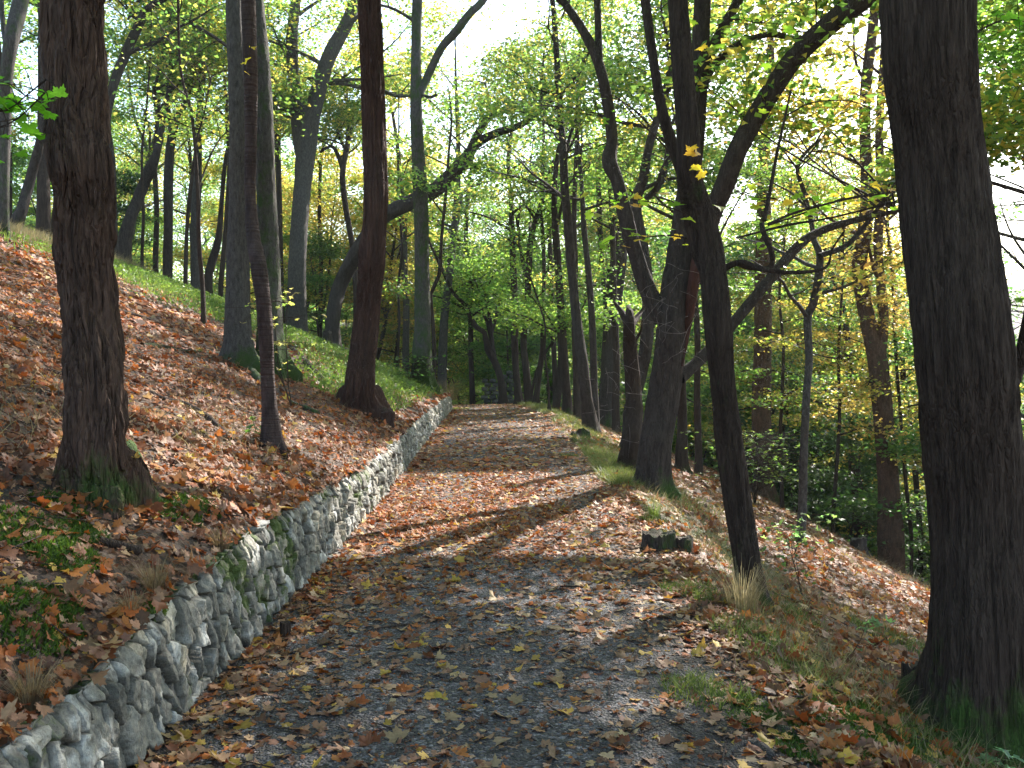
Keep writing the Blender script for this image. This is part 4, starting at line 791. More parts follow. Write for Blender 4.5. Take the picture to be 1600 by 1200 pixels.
# ------------------------------------------------------------------ fallen leaves
LC = np.array([(.29, .085, .022), (.40, .145, .035), (.20, .062, .022), (.33, .19, .105), (.45, .30, .17), (.21, .105, .062), (.50, .32, .06), (.12, .058, .034), (.39, .11, .02), (.28, .15, .092)])
def litter(name, label, N, box, dens, w, rng, size=.11, tilt=.3, lift=.008, tmpl=None, far=14):
    x = rng.uniform(box[0], box[1], N); u = rng.rand(N); y = box[2] * (box[3] / box[2]) ** u      # more of them near the camera
    wy = y / box[3]                                                            # compensate: density ~ 1/y
    k = rng.rand(N) < dens(x, y) * wy ** .3
    x, y = x[k], y[k]; z = H(x, y); wx_ = wall_x(y)
    if box[0] < -5: onw = (x > wx_ - .19) & (y < 31); z = np.where(onw, H(wx_ + .12, y) + wall_top(y) + .0 + rng.uniform(-.01, .03, len(x)), z)
    e = .05; nx, ny = np.clip(-(H(x + e, y) - H(x - e, y)) / (2 * e), -.7, .7), np.clip(-(H(x, y + e) - H(x, y - e)) / (2 * e), -.7, .7)
    up = np.stack([nx, ny, np.ones_like(nx)], -1); up /= np.linalg.norm(up, axis=1)[:, None]
    n = len(x); cs = LC[rng.choice(len(LC), n, p=w)] * rng.uniform(.7, 1.25, (n, 1)) * rng.uniform(.93, 1.07, (n, 3))
    c = np.stack([x, y, z + lift + rng.rand(n) * .02], -1); sz = size * np.clip(rng.lognormal(0, .38, n), .35, 1.7)
    mb = MB()
    for lo, hi_, T in ((0, 8.5, LEAF3), (8.5, far, LEAF2), (far, 99, LEAFQ)):
        q = (y >= lo) & (y < hi_); leaves(mb, c[q], sz[q] * (1.15 if lo >= far else 1), cs[q], rng, tilt, up[q], T, .34 if T is not LEAFQ else .2)
    print(name, n)
    return tag(mb.build(name, M_LIT, smooth=True), label, 'leaves', kind='stuff')
rng = rs(21)
wl = [.12, .13, .14, .08, .04, .19, .03, .15, .08, .04]; wp = [.06, .09, .06, .23, .20, .12, .10, .04, .03, .07]; wr = [.10, .12, .10, .14, .10, .17, .05, .13, .04, .05]
litter('fallen_leaves', 'thick carpet of rust and orange maple leaves covering the left bank', 210000, (-13.5, -1.45, 1.6, 42),
       lambda x, y: (1 - .3 * (y < 6)) * (x < wall_x(y) - .06) * (x > -y * .56 - 1) * (1 - .93 * green_mask(x, y)) * np.clip(.25 + 1.5 * (fbm(x * .8, y * .8, seed=12, o=3) - .25), .1, 1) * (1 - .25 * (y < 5)), wl, rng, .077, .36, .012)
def pden(x, y):
    n = fbm(x * 1.1, y * .9, seed=14, o=3); inside = (x > wall_x(y) - .02) * (x < path_r(y) + .3)
    band = .9 * np.exp(-((y - 10.2) / 3.6) ** 2) + .35 * (y > 12); near = .26 + .5 * np.exp(-((x - wall_x(y)) / .28) ** 2) + .30 * np.exp(-((x - path_r(y)) / .45) ** 2)
    return inside * np.clip((near + band) * (.35 + 1.3 * n) - .10, .02, 1)
litter('fallen_leaves', 'scattered maple leaves lying on the dark gravel path', 105000, (-3.2, 1.7, 2.6, 39), lambda x, y: pden(x, y) * np.interp(y, [3, 9, 14, 20], [.85, .75, .5, .42]), wp, rng, .066, .2, .012)
litter('fallen_leaves', 'brown and pale leaves covering the slope right of the path', 170000, (1.1, 11.5, 2.2, 36),
       lambda x, y: (x > path_r(y) + .1) * (x < y * .58 + 1.2) * np.clip(.25 + 1.3 * (fbm(x * .9, y * .9, seed=15, o=3) - .25) - .1 * verge_mask(x, y), .12, 1), wr, rng, .085, .36, .014)
# small debris of the path: crumbs of leaf and pale grit
litter('fallen_leaves', 'bright rust orange leaves lying thickest on the path beyond the bend of shade', 70000, (-2.2, 1.7, 6.2, 30), lambda x, y: (x > wall_x(y) - .02) * (x < path_r(y) + .3) * np.clip(np.exp(-((y - 10.8) / 2.8) ** 2) * (.4 + .6 * (x < .6)) * .95 + .05 + .3 * np.exp(-((x - wall_x(y)) / .3) ** 2), 0, 1) * np.clip(.2 + 1.6 * (fbm(x * 1.3, y * .9, seed=55, o=3) - .25), .1, 1),
       [.26, .18, .14, .02, .01, .06, .06, .05, .20, .02], rng, .066, .22, .014)
litter('leaf_crumbs', 'small broken purple brown leaf pieces scattered over the gravel path', 90000, (-3.2, 1.7, 2.4, 39), lambda x, y: (x > wall_x(y) - .02) * (x < path_r(y) + .3) * np.clip(.15 + 1.0 * (fbm(x * 2, y * 1.6, seed=19, o=3) - .1), .1, 1),
       [.02, .04, .14, .14, .1, .24, .03, .14, .03, .12], rng, .034, .25, .010)
litter('leaf_crumbs', 'small broken brown leaf pieces and crumbs on the left bank', 90000, (-9, -1.5, 1.6, 18), lambda x, y: (x < wall_x(y) - .08) * (x > -y * .56 - 1) * .8, [.02, .04, .14, .14, .06, .24, .02, .24, .03, .07], rng, .036, .5, .010)
mb = MB(); N = 1500
for i in range(N):
    if i % 3: y = 2 * (18 / 2) ** rng.rand(); x = rng.uniform(-7, -1.7)
    else: y = 2.6 * (16 / 2.6) ** rng.rand(); x = rng.uniform(-1.3, 4)
    if abs(x) > .58 * y + .5: continue
    a = rng.uniform(0, 6.28); l = rng.uniform(.04, .16); p0 = np.array([x - l * math.cos(a), y - l * math.sin(a), 0]); p2 = np.array([x + l * math.cos(a), y + l * math.sin(a), 0]); p1 = (p0 + p2) / 2 + rng.normal(0, .012, 3); z_ = H(np.array([p0[0], p1[0], p2[0]]), np.array([p0[1], p1[1], p2[1]])) + .02
    q = np.array([p0, p1, p2]); q[:, 2] = z_ + rng.uniform(0, .015); V, pol, _, _ = tube(q, np.array([.003, .0035, .002]) * rng.uniform(.5, 1.5), 4); mb.add(V, pol, np.array([1, .95, .9]) * rng.uniform(.6, 2.2))
tag(mb.build('twig_litter', B['brown'], moss=True), 'thin dry twigs lying all over the banks', 'twigs', kind='stuff')
# leaves gathered against the feet of the trunks
mb = MB(); cc = []
for key in ('T1', 'T2', 'T3', 'T4', 'T7', 'R1', 'R2', 'R3', 'R4', 'R6', 'R14'):
    b_ = TREES[key][1]; n = 90; rr_ = {'T1': .27, 'R1': .42, 'R3': .42, 'T7': .34, 'T2': .26, 'T4': .25}.get(key, .16); a = rng.uniform(0, 6.28, n); q = rr_ * rng.uniform(.9, 1.9, n)
    x, y = b_[0] + q * np.cos(a), b_[1] + q * np.sin(a); cc.append(np.stack([x, y, H(x, y) + .03 + .05 * rng.rand(n) * (q < rr_ * 1.3)], -1))
cc = np.concatenate(cc); n = len(cc); cs = LC[rng.choice(len(LC), n, p=wl)] * rng.uniform(.7, 1.2, (n, 1)); leaves(mb, cc, .085 * rng.uniform(.5, 1.3, n), cs, rng, .6, None, LEAF3, .4)
tag(mb.build('fallen_leaves', M_LIT, smooth=True), 'leaves drifted against the feet of the nearest trunks', 'leaves', kind='stuff')
N = 60000; y = 2.6 * (16 / 2.6) ** rng.rand(N); x = rng.uniform(-1.5, 1.5, N); k = (rng.rand(N) < (y / 16) ** .4) & (x > wall_x(y) + .02) & (x < path_r(y) + .2); x, y = x[k], y[k]
mb = MB(); n = len(x); gcol = np.where(rng.rand(n, 1) < .35, np.array([(.17, .165, .17)]), np.where(rng.rand(n, 1) < .5, np.array([(.05, .047, .048)]), np.array([(.16, .085, .05)]))) * rng.uniform(.6, 1.5, (n, 1))
leaves(mb, np.stack([x, y, H(x, y) + .010], -1), rng.uniform(.008, .026, n), gcol, rng, .6, None, LEAF1)
tag(mb.build('path_grit', M_LIT, smooth=False), 'fine grit and leaf crumbs strewn over the gravel path', 'grit', kind='stuff')

# ------------------------------------------------------------------ grass, herbs and moss
def blades(name, label, pts, ln, w_, col, rng, spread=.5):
    mb = MB(); fuzz(mb, pts, 0, 0, rng, ln, col, w_, spread); return tag(mb.build(name, M_GRASS, smooth=False), label, 'grass', kind='stuff')
def area(N, box, dens):
    x = rng.uniform(box[0], box[1], N); y = box[2] * (box[3] / box[2]) ** rng.rand(N); k = rng.rand(N) < dens(x, y); x, y = x[k], y[k]
    return np.stack([x, y, H(x, y)], -1)
p = area(120000, (-14, -2, 15, 44), lambda x, y: green_mask(x, y))
mb = MB(); n = len(p)
fuzz(mb, p[: n // 2], 0, 0, rng, .20, ((.08, .13, .03), (.20, .28, .06)), .009, .5)
q = p[n // 2:] + np.stack([0 * p[n // 2:, 0], 0 * p[n // 2:, 0], rng.uniform(.02, .22, n - n // 2)], -1)
leaves(mb, q, rng.uniform(.04, .09, len(q)), pick([(.10, .19, .03), (.15, .25, .04), (.22, .30, .06)], len(q), rng), rng, .5, None, LEAF1)
tag(mb.build('ground_herbs', M_GRASS, smooth=False), 'bright green low herbs and grass on the upper left bank', 'herbs', kind='stuff')
p = area(60000, (-15, -11, 16, 44), lambda x, y: .9 + 0 * x)
blades('dry_grass', 'dry beige grass along the crest of the left bank', p, .30, .006, ((.16, .13, .07), (.32, .27, .16)), rng, .5)
p = area(26000, (-9, -1.8, 5, 26), lambda x, y: np.clip(2.6 * fbm(x * .7, y * .7, seed=88, o=3) - 1.35, 0, 1) * (x < wall_x(y) - .2))
blades('dry_grass', 'wisps of pale dry grass standing among the leaves of the left bank', p, .13, .0025, ((.14, .11, .06), (.34, .27, .17)), rng, .8)
p = area(60000, (.9, 3.6, 2.3, 38), lambda x, y: np.clip(verge_mask(x, y) * 1.5 - .5, 0, 1) * (.16 + .3 * (y > 4)))
blades('verge_grass', 'tufts of green grass along the right edge of the path', p, .075, .0022, ((.06, .075, .025), (.22, .20, .09)), rng, .6)
p = area(80000, (1.2, 9.5, 2.6, 34), lambda x, y: (x > path_r(y) + .35) * np.clip(2.2 * fbm(x * .8, y * .8, seed=89, o=3) - .75, 0, 1) * .8 * (x < .6 * y))
blades('dry_grass', 'wispy faded grass standing on the slope right of the path', p, .15, .0024, ((.10, .09, .045), (.30, .24, .15)), rng, .9)
p = area(70000, (1.2, 4.5, 4.5, 26), lambda x, y: (x > path_r(y) + .2) * np.exp(-((x - path_r(y) - .9) / .8) ** 2) * np.clip(2.4 * fbm(x * .9, y * .6, seed=91, o=3) - .85, 0, 1) * .45)
blades('dry_grass', 'pale straw coloured grass along the verge right of the path', p, .12, .0022, ((.09, .12, .035), (.32, .30, .14)), rng, .8)
p = area(90000, (.2, 3.2, 12, 36), lambda x, y: (x > path_r(y) - .02) * np.exp(-((x - path_r(y) - .3) / .7) ** 2) * np.clip(2.6 * fbm(x * 1.1, y * .5, seed=93, o=3) - .7, 0, 1))
blades('verge_grass', 'low green and straw grass under the row of trunks at the far right edge of the path', p, .12, .004, ((.06, .10, .02), (.24, .26, .08)), rng, .7)
# moss in short patches on the bank below the furrowed tree and among the roots in the right corner
pp = []
for px, py, r in [(40, 830, .22), (100, 870, .16), (120, 835, .14), (20, 960, .25), (70, 940, .14), (270, 800, .16), (310, 790, .13), (90, 790, .14), (1240, 1120, .16), (1300, 1095, .18), (1180, 1130, .12), (1380, 1160, .25), (1440, 1150, .3), (1260, 1100, .1), (1150, 1100, .1), (1290, 1170, .2), (950, 660, .5), (930, 700, .35), (960, 690, .3)]:
    g_ = hit(px, py); pp.append(disc(rng, g_[0], g_[1], r, int(9000 * r)))
blades('moss', 'patches of deep green moss on the banks beside the trees', np.concatenate(pp), .028, .004, ((.025, .055, .008), (.09, .16, .02)), rng, .6)
tf = []
for px, py, r, l in [(1020, 815, .14, 1), (1045, 840, .1, 1), (1075, 925, .2, 1), (1110, 940, .12, 1), (1160, 985, .2, 1), (1190, 1010, .2, 1), (1110, 1095, .22, 1), (1080, 1080, .15, 1), (1240, 1045, .25, 1), (890, 715, .16, 1), (1230, 960, .3, 1), (720, 640, .3, 1), (1400, 1000, .4, 1), (1480, 1180, .3, 1)]:
    g_ = hit(px, py); tf.append(disc(rng, g_[0], g_[1], r, int(1700 * r)))
blades('grass_tufts', 'dense clumps of bright grass beside the stump and roots', np.concatenate(tf), .075, .0025, ((.05, .085, .02), (.19, .24, .06)), rng, .55)

# ------------------------------------------------------------------ smaller single things
def drape(pl, lift=0.0, end=None):
    return [hit(px, py) + np.array([0, 0, lift]) for px, py in pl]
def ground_tube(name, label, cat, pl, w0, w1, bark='brown', moss=0, lift=.0, rngs=1, arch=None, disp=d_plain, seg=12):
    r_ = rs(rngs); pts = drape(pl, 0); b = pts[0]; n = len(pts)
    rad = [(w0 + (w1 - w0) * i / (n - 1)) * p_[1] / F / 2 for i, p_ in enumerate(pts)]
    pts = [p_ + np.array([0, 0, lift * 1.0 + (arch[i] if arch else 0)]) for i, p_ in enumerate(pts)]
    pr, rr = resample(pts, rad, .03); rr = rr * (1 + .2 * (fbm(np.arange(len(rr)) * .25, 0, r_.uniform(0, 9)) - .5) * 2)
    mb = MB(); V, pol, _, _ = tube(pr, rr, seg, disp); mb.add(V, pol, (1, 1, 1), moss)
    o = mb.build(name, B[bark], None, b, moss=True); o.location = [float(v) for v in b]
    return tag(o, label, cat)
ground_tube('exposed_root', 'long bent dark root curving down the leafy left bank between the furrowed and banded trees', 'root', [(232, 616), (262, 628), (290, 634), (320, 650), (345, 672), (362, 690)], 12, 7, 'dark', .15, .01)
ground_tube('fallen_branch', 'thin dark branch lying on the leaves just right of the furrowed tree', 'branch', [(178, 487), (205, 493), (240, 504)], 7, 5, 'dark', 0, .03)
ground_tube('exposed_root', 'grassy dark root ridge on the bank left of the grey rough trunk', 'root', [(222, 540), (250, 542), (280, 548), (310, 550), (342, 552)], 10, 5, 'brown', .5, 0)
ground_tube('exposed_root', 'mossy root running down from the grey rough trunk past the banded tree', 'root', [(385, 575), (398, 586), (408, 600), (420, 618)], 18, 8, 'grey', .6, 0)
ground_tube('fallen_branch', 'dark broken branch on the bank behind the banded tree, pointing at the reddish trunk', 'branch', [(452, 545), (478, 568), (505, 595), (530, 612)], 12, 8, 'dark', .2, .02)
ground_tube('fallen_branch', 'short mossy branch below the reddish trunk beside the banded tree', 'branch', [(452, 632), (475, 640), (498, 650)], 9, 7, 'brown', .45, .03)
ground_tube('fallen_branch', 'pale log lying on the ridge left of the reddish trunk', 'log', [(512, 513), (530, 514), (556, 519)], 9, 8, 'grey', .1, .12)
ground_tube('exposed_root', 'thick mossy root foot curling right from the reddish trunk', 'root', [(570, 640), (582, 650), (592, 662)], 14, 6, 'red', .5, .0)
ground_tube('exposed_root', 'dark root bulging out of the bank beyond the reddish trunk', 'root', [(590, 560), (612, 580), (632, 598), (655, 612)], 12, 8, 'brown', .3, 0)
ground_tube('exposed_root', 'dark root crossing the gravel beside the lower right edge of the path', 'root', [(925, 916), (955, 915), (985, 917), (1012, 915), (1035, 921)], 5, 11, 'grey', .1, .004)
ground_tube('exposed_root', 'short dark root on the path edge below the curving slender trunk', 'root', [(862, 684), (880, 687), (898, 690)], 5, 8, 'dark', .1, .01)
ground_tube('exposed_root', 'low dark root left of the broken dead trunk', 'root', [(905, 715), (925, 716), (940, 719)], 5, 6, 'dark', 0, .008)
ground_tube('exposed_root', 'short knobbly root nearest the foot of the broken dead trunk', 'root', [(950, 722), (958, 718), (966, 716)], 6, 9, 'dark', 0, .02)
ground_tube('exposed_root', 'grey root snaking through the verge in front of the bending trunk', 'root', [(1085, 1028), (1110, 1034), (1135, 1040), (1165, 1050), (1190, 1052)], 8, 14, 'grey', .2, .0)
ground_tube('exposed_root', 'thick knuckled root among moss in the lower right corner', 'root', [(1130, 1125), (1165, 1135), (1200, 1140), (1240, 1148), (1270, 1160)], 16, 22, 'grey', .35, .0)
ground_tube('exposed_root', 'looping grey root nearest the camera in the lower right corner', 'root', [(1135, 1195), (1145, 1178), (1165, 1168), (1190, 1172), (1205, 1188)], 14, 16, 'grey', .25, .012)
ground_tube('exposed_root', 'root rising toward the massive trunk above the knuckled one', 'root', [(1240, 1128), (1262, 1112), (1282, 1100), (1310, 1090)], 14, 12, 'grey', .3, .0)
ground_tube('fallen_branch', 'pale bare branch leaning on the verge left of the massive trunk', 'branch', [(1366, 1060), (1388, 1080), (1410, 1100)], 9, 10, 'grey', 0, .02)
ground_tube('fallen_branch', 'dark stick half buried in leaves at the left edge of the bank', 'branch', [(0, 905), (20, 918), (42, 922)], 8, 5, 'dark', 0, .02)
ground_tube('fallen_branch', 'dark broken stick below the furrowed tree near the wall top', 'branch', [(155, 852), (185, 858), (218, 868)], 14, 16, 'dark', 0, .02)
ground_tube('fallen_branch', 'forked stick leaning at the foot of the furrowed tree', 'branch', [(118, 745), (135, 765), (148, 790)], 6, 7, 'brown', 0, .03)
ground_tube('fallen_branch', 'mossy buttress root running right from the furrowed tree', 'root', [(196, 700), (215, 735), (235, 768), (256, 792)], 34, 12, 'locust', .75, -.01, seg=20).name = 'exposed_root'

def stump(name, label, px, py, wd, h, moss=.5, broken=.25, seed=1):
    r_ = rs(seed); b = hit(px, py); R0 = wd * b[1] / F / 2; n = 44; m = 12; th = np.linspace(0, 2 * math.pi, n, endpoint=False); root = empty(name, b, label, 'stump')
    V = []; top = h * (1 + broken * (fbm(np.cos(th) * 1.2 + 5, np.sin(th) * 1.2, seed, 3) - .5) * 2 + broken * .5 * (vn(np.cos(th) * 9, np.sin(th) * 9, seed) - .5))
    for i in range(m):
        f = i / (m - 1); r = R0 * (1 + .45 * (1 - f) ** 3) * (1 + .14 * np.cos(5 * th + seed) * (1 - .5 * f) + .12 * (vn(np.cos(th) * 4, np.sin(th) * 4, f * 2, seed + 3) - .5))
        V.append(np.stack([r * np.cos(th), r * np.sin(th), -.1 + (top + .1) * f], -1))
    i = np.arange(m - 1)[:, None] * n; j = np.arange(n)[None]; k = (j + 1) % n; Q = np.stack([i + j, i + k, i + n + k, i + n + j], -1).reshape(-1, 4)
    mb = MB(); mb.add(np.concatenate(V), [Q], (1, 1, 1), moss); mb.build('bark', B['brown'], root, moss=True)
    rim = V[-1]; mb = MB(); rings = [rim + [0, 0, -.003]]
    for f in (.8, .55, .3): q = rim * [f, f, 1]; q[:, 2] = rim[:, 2] * f + h * .86 * (1 - f) + r_.uniform(-.02, .02, n) * h; rings.append(q)
    Vt = np.vstack(rings + [[[0, 0, h * .85]]]); i = np.arange(3)[:, None] * n; Q = np.stack([i + j, i + k, i + n + k, i + n + j], -1).reshape(-1, 4); a = np.arange(n)
    mb.add(Vt, [Q, np.stack([3 * n + a, 3 * n + (a + 1) % n, np.full(n, 4 * n)], 1)], (1.5, 1.4, 1.2), moss + .1); mb.build('cut_top', B['grey'], root, moss=True)
    return root
stump('tree_stump', 'low rotten mossy tree stump on the verge right of the path', 1030, 858, 50, .15, .34, .5, 3)
stump('tree_stump', 'smaller broken stump remnant touching the right side of the mossy stump', 1066, 860, 34, .10, .3, .5, 5)
stump('tree_stump', 'small dark stump left of the massive trunk on the verge', 1425, 1085, 34, .17, .3, .4, 8)
stump('tree_stump', 'distant cut stump on the leafy slope left of the pine', 1341, 862, 24, .28, .1, .2, 9)
stump('tree_stump', 'mossy hollow stump at the foot of the slender curving trunk', 908, 684, 30, .16, .4, .6, 10)
stump('tree_stump', 'cut grey stump tip standing in the herbs beside the pale log', 511, 520, 14, .45, .2, .2, 12)
# small square wooden post by the wall foot
def box(mb, c, s, rz=0, col=(1, 1, 1), bev=.1):
    c = np.array(c, float); s = np.array(s, float) / 2; b = min(s) * bev; V, F_ = [], []
    ring = []
    for z, ins in ((-s[2], b), (-s[2] + b, 0), (s[2] - b, 0), (s[2], b)):
        for sx, sy in ((-1, -1), (1, -1), (1, 1), (-1, 1)): ring.append((sx * (s[0] - ins), sy * (s[1] - ins), z))
    V = np.array(ring); R_ = np.array([[math.cos(rz), -math.sin(rz), 0], [math.sin(rz), math.cos(rz), 0], [0, 0, 1]]); V = V @ R_.T + c
    Q = [(0, 3, 2, 1), (12, 13, 14, 15)] + [(4 * l + i, 4 * l + (i + 1) % 4, 4 * l + 4 + (i + 1) % 4, 4 * l + 4 + i) for l in range(3) for i in range(4)]
    mb.add(V, [np.array(Q)], col)
b = hit(446, 1000); mb = MB(); box(mb, (0, 0, .03), (.055, .055, .14), .4); o = mb.build('wooden_peg', B['dark'], smooth=False, moss=True); o.location = [float(v) for v in b]; tag(o, 'small square dark wooden peg standing in leaves at the wall foot', 'peg')
# dark nest box on the pine
pb = TREES['R15'][1]; bx = P(1359, 604, pb[1] - .1); root = empty('nest_box', bx, 'small dark nest box hung on the left side of the pine', 'nest box')
mb = MB(); box(mb, (0, 0, 0), (.15, .15, .24), .3); mb.build('box', B['dark'], root, smooth=False, moss=True)
mb = MB(); box(mb, (0, -.01, .132), (.19, .2, .022), .3); mb.build('roof', B['grey'], root, smooth=False, moss=True)

# ruined stone pillar beyond the crest
def pillar():
    r_ = rs(4); x0, y0 = P(778, 600, 40)[:2]; z0 = h1(x0, y0); root = empty('stone_pillar', (x0, y0, z0), 'ruined dark stone pillar beyond the path crest behind the forked tree', 'pillar')
    mb = MB()
    for row in range(9):
        zz = .1 + row * .17
        for cx in range(4):
            for cy in range(3):
                if row > 6 and cx < 2: continue
                if row > 7 and cx < 3: continue
                V, pol = lump(r_, (.17 * r_.uniform(.8, 1.15), .17, .10), 14, .3, r_.randint(99)); t_ = r_.uniform(.45, 1.1)
                mb.add(V + [(-.55 + cx * .34 + .12 * (row % 2)) , -.25 + cy * .26, zz], pol, np.array((.13, .125, .11)) * t_, .25)
    mb.build('stones', m_stone, root, moss=True)
pillar()

# loose stones and moss on the wall
def boulder(label, p_, size, seed, col=(.30, .29, .25), moss=.2):
    V, pol = lump(rs(seed), size, 40, .3, seed); V = V + (fbm(V[:, 0] * 30, V[:, 1] * 30, V[:, 2] * 30, 3)[:, None] - .5) * .02
    mb = MB(); mb.add(V, pol, col, moss); o = mb.build('loose_stone', m_stone, moss=True); o.location = [float(v) for v in p_]; return tag(o, label, 'stone')
g_ = hit(20, 1190); boulder('pale flat stone in the bottom left corner beside the moss cushion', g_ + [0, 0, .01], (.11, .13, .05), 3, (.40, .38, .33))
g_ = hit(385, 832); boulder('flat grey cap stone lying on top of the wall', g_ + [0, .05, .02], (.13, .17, .035), 5, (.26, .26, .24))
g_ = hit(292, 1100); boulder('small dark stone lying in leaves at the wall foot', hit(288, 1112) + [0, 0, .01], (.035, .03, .025), 6, (.12, .11, .10))
wt_rng = rs(31)
for i, (px, py, r, lab) in enumerate([(235, 965, .075, 'bright green moss cushion on the wall top, second from the camera'), (50, 1162, .085, 'bright green moss cushion nearest the camera in the bottom left corner'), (96, 1118, .035, 'small moss cushion beside the cream coloured wall stone'), (530, 770, .11, 'moss cushion spilling over the wall where the sun strikes it'), (420, 812, .07, 'moss cushion on the wall behind the flat cap stone')]):
    g_ = hit(px, py); V, pol = lump(wt_rng, (r, r * 1.3, r * .45), 28, .35, i + 40); root = empty('moss_cushion', g_ + [0, 0, r * .15], lab, 'moss')
    mb = MB(); mb.add(V, pol); mb.build('cushion', m_moss, root)
    n = 1500; k = wt_rng.randint(0, len(V), n); c = V[k] * 1.0 + wt_rng.normal(0, .004, (n, 3)); c = c[c[:, 2] > -.01]
    mb = MB(); fuzz(mb, c, 0, 0, wt_rng, .02, ((.04, .09, .01), (.15, .24, .03)), .0022, .8); mb.build('moss_leaves', M_GRASS, root, smooth=False)
def tuft(name, label, px, py, r, h, n, col, seed, lean=.9):
    r_ = rs(seed); b = hit(px, py); mb = MB(); a = r_.uniform(0, 6.28, n); q = np.sqrt(r_.rand(n)) * r * .35
    base = np.stack([q * np.cos(a), q * np.sin(a), -.01 + 0 * a], -1); V, Qs = [], []
    for i in range(n):
        l = h * r_.uniform(.5, 1.15); d = np.array([math.cos(a[i]), math.sin(a[i]), 0]) * r_.uniform(.1, lean) * l; dn = np.array([0, 0, l]) ; s = np.array([-math.sin(a[i]), math.cos(a[i]), 0]) * .0014
        pts = [base[i], base[i] + d * .25 + dn * .5, base[i] + d * .7 + dn * .85, base[i] + d * 1.1 + dn * (.9 - .25 * r_.rand())]
        k = len(V)
        for j, p_ in enumerate(pts): V += [p_ - s * (1 - j * .25), p_ + s * (1 - j * .25)]
        for j in range(3): Qs.append((k + 2 * j, k + 2 * j + 1, k + 2 * j + 3, k + 2 * j + 2))
    c0, c1 = np.array(col[0]), np.array(col[1]); f = np.repeat(r_.rand(n, 1), 8, 0)
    mb.add(np.array(V), [np.array(Qs)], c0 + (c1 - c0) * f); o = mb.build(name, M_GRASS, smooth=False); o.location = [float(v) for v in b]; return tag(o, label, 'grass tuft')
DRY = ((.12, .08, .045), (.34, .25, .15))
tuft('dry_grass_tuft', 'dry brown grass tuft on the wall top, nearest the camera', 50, 1105, .12, .16, 260, DRY, 1)
tuft('dry_grass_tuft', 'dry brown grass tuft on the wall top behind the second moss cushion', 242, 930, .12, .17, 300, DRY, 2)
tuft('dry_grass_tuft', 'smaller faded grass tuft between the two dry tufts on the wall top', 205, 962, .10, .12, 180, DRY, 3)
tuft('dry_grass_tuft', 'dry grass spilling over the wall edge by the flat cap stone', 345, 862, .12, .14, 220, DRY, 4)
tuft('grass_tuft', 'bright green grass tuft in front of the big many-stemmed tree', 1022, 812, .14, .2, 220, ((.08, .13, .02), (.24, .32, .06)), 5)
tuft('dry_grass_tuft', 'tall wispy dry grass standing around the foot of the bending trunk', 1160, 955, .3, .34, 300, ((.13, .11, .06), (.34, .28, .18)), 6)
tuft('dry_grass_tuft', 'tall wispy dry grass at the end of the wall', 700, 610, .9, .7, 420, DRY, 7)

def sapling(name, label, px, py, top, nl, pal, seed, lsz=.06, h=.35, stems=1, sp_=.12, w=.006):
    r_ = rs(seed); b = hit(px, py); root = empty(name, b, label, 'plant'); mb, fo = MB(), MB()
    for s in range(stems):
        d = np.array([r_.normal(0, .2), r_.normal(0, .2), 1]); p_ = np.array([0, 0, -.02]); pts = [p_]
        for k in range(5): d = d + r_.normal(0, .12, 3) * [1, 1, 0]; p_ = p_ + d * h / 5 * r_.uniform(.8, 1.1); pts.append(p_)
        V, pol, _, _ = tube(np.array(pts), np.linspace(w, w * .4, 6), 6); mb.add(V, pol)
        c = np.array(pts)[r_.randint(2, 6, nl)] + r_.normal(0, 1, (nl, 3)) * [sp_, sp_, .03]
        leaves(fo, c, lsz * r_.uniform(.7, 1.3, nl), pick(pal, nl, r_), r_, .3, None, LEAF2)
        for q in c:
            j = int(np.argmin([np.linalg.norm(q - x) for x in pts])); V, pol, _, _ = tube(np.array([pts[j], (pts[j] + q) / 2 + [0, 0, .01], q]), np.array([w * .35, w * .3, w * .25]), 4); mb.add(V, pol)
    mb.build('stem', B['dark'], root, moss=True); fo.build('foliage', M_FOL, root, smooth=False); return root
sapling('seedling', 'small yellow-leaved seedling in front of the furrowed tree foot', 190, 778, 0, 5, 'yellow', 1, .10, .26, 1, .05, .004)
sapling('seedling', 'tall thin seedling with pale leaves between the banded and reddish trees', 457, 640, 0, 26, [(.3, .3, .12), (.4, .36, .14), (.22, .28, .08)], 2, .09, 1.5, 3, .22, .008)
sapling('seedling', 'green seedling at the left foot of the banded tree', 405, 690, 0, 8, 'lime', 3, .09, .3, 2, .1)
sapling('shrub', 'thin dark stemmed shrub on the slope right of the bending trunk', 1255, 935, 0, 16, 'green', 4, .06, .6, 3, .14, .0035)
sapling('seedling', 'small dark seedling with pale green leaves before the massive trunk', 1325, 1030, 0, 8, [(.10, .2, .1), (.14, .24, .12)], 5, .075, .28, 1, .07, .004)
sapling('seedling', 'pale toothed-leaf plant at the foot of the massive trunk in the right corner', 1560, 1215, 0, 8, [(.14, .26, .16), (.2, .32, .2)], 6, .08, .12, 2, .07, .004)
sapling('seedling', 'pale green seedling beside the foot of the thin crooked trunk', 1240, 868, 0, 16, [(.12, .24, .1), (.2, .3, .12)], 7, .10, .5, 3, .18, .005)
sapling('shrub', 'leafy green shrub at the slope foot between the tall straight trunk and the crooked one', 1180, 790, 0, 90, 'lime', 8, .12, 1.6, 6, .5, .012)
sapling('shrub', 'low green shrub left of the mossy green trunk at the wall end', 640, 600, 0, 40, 'green', 9, .12, .8, 4, .35, .01)

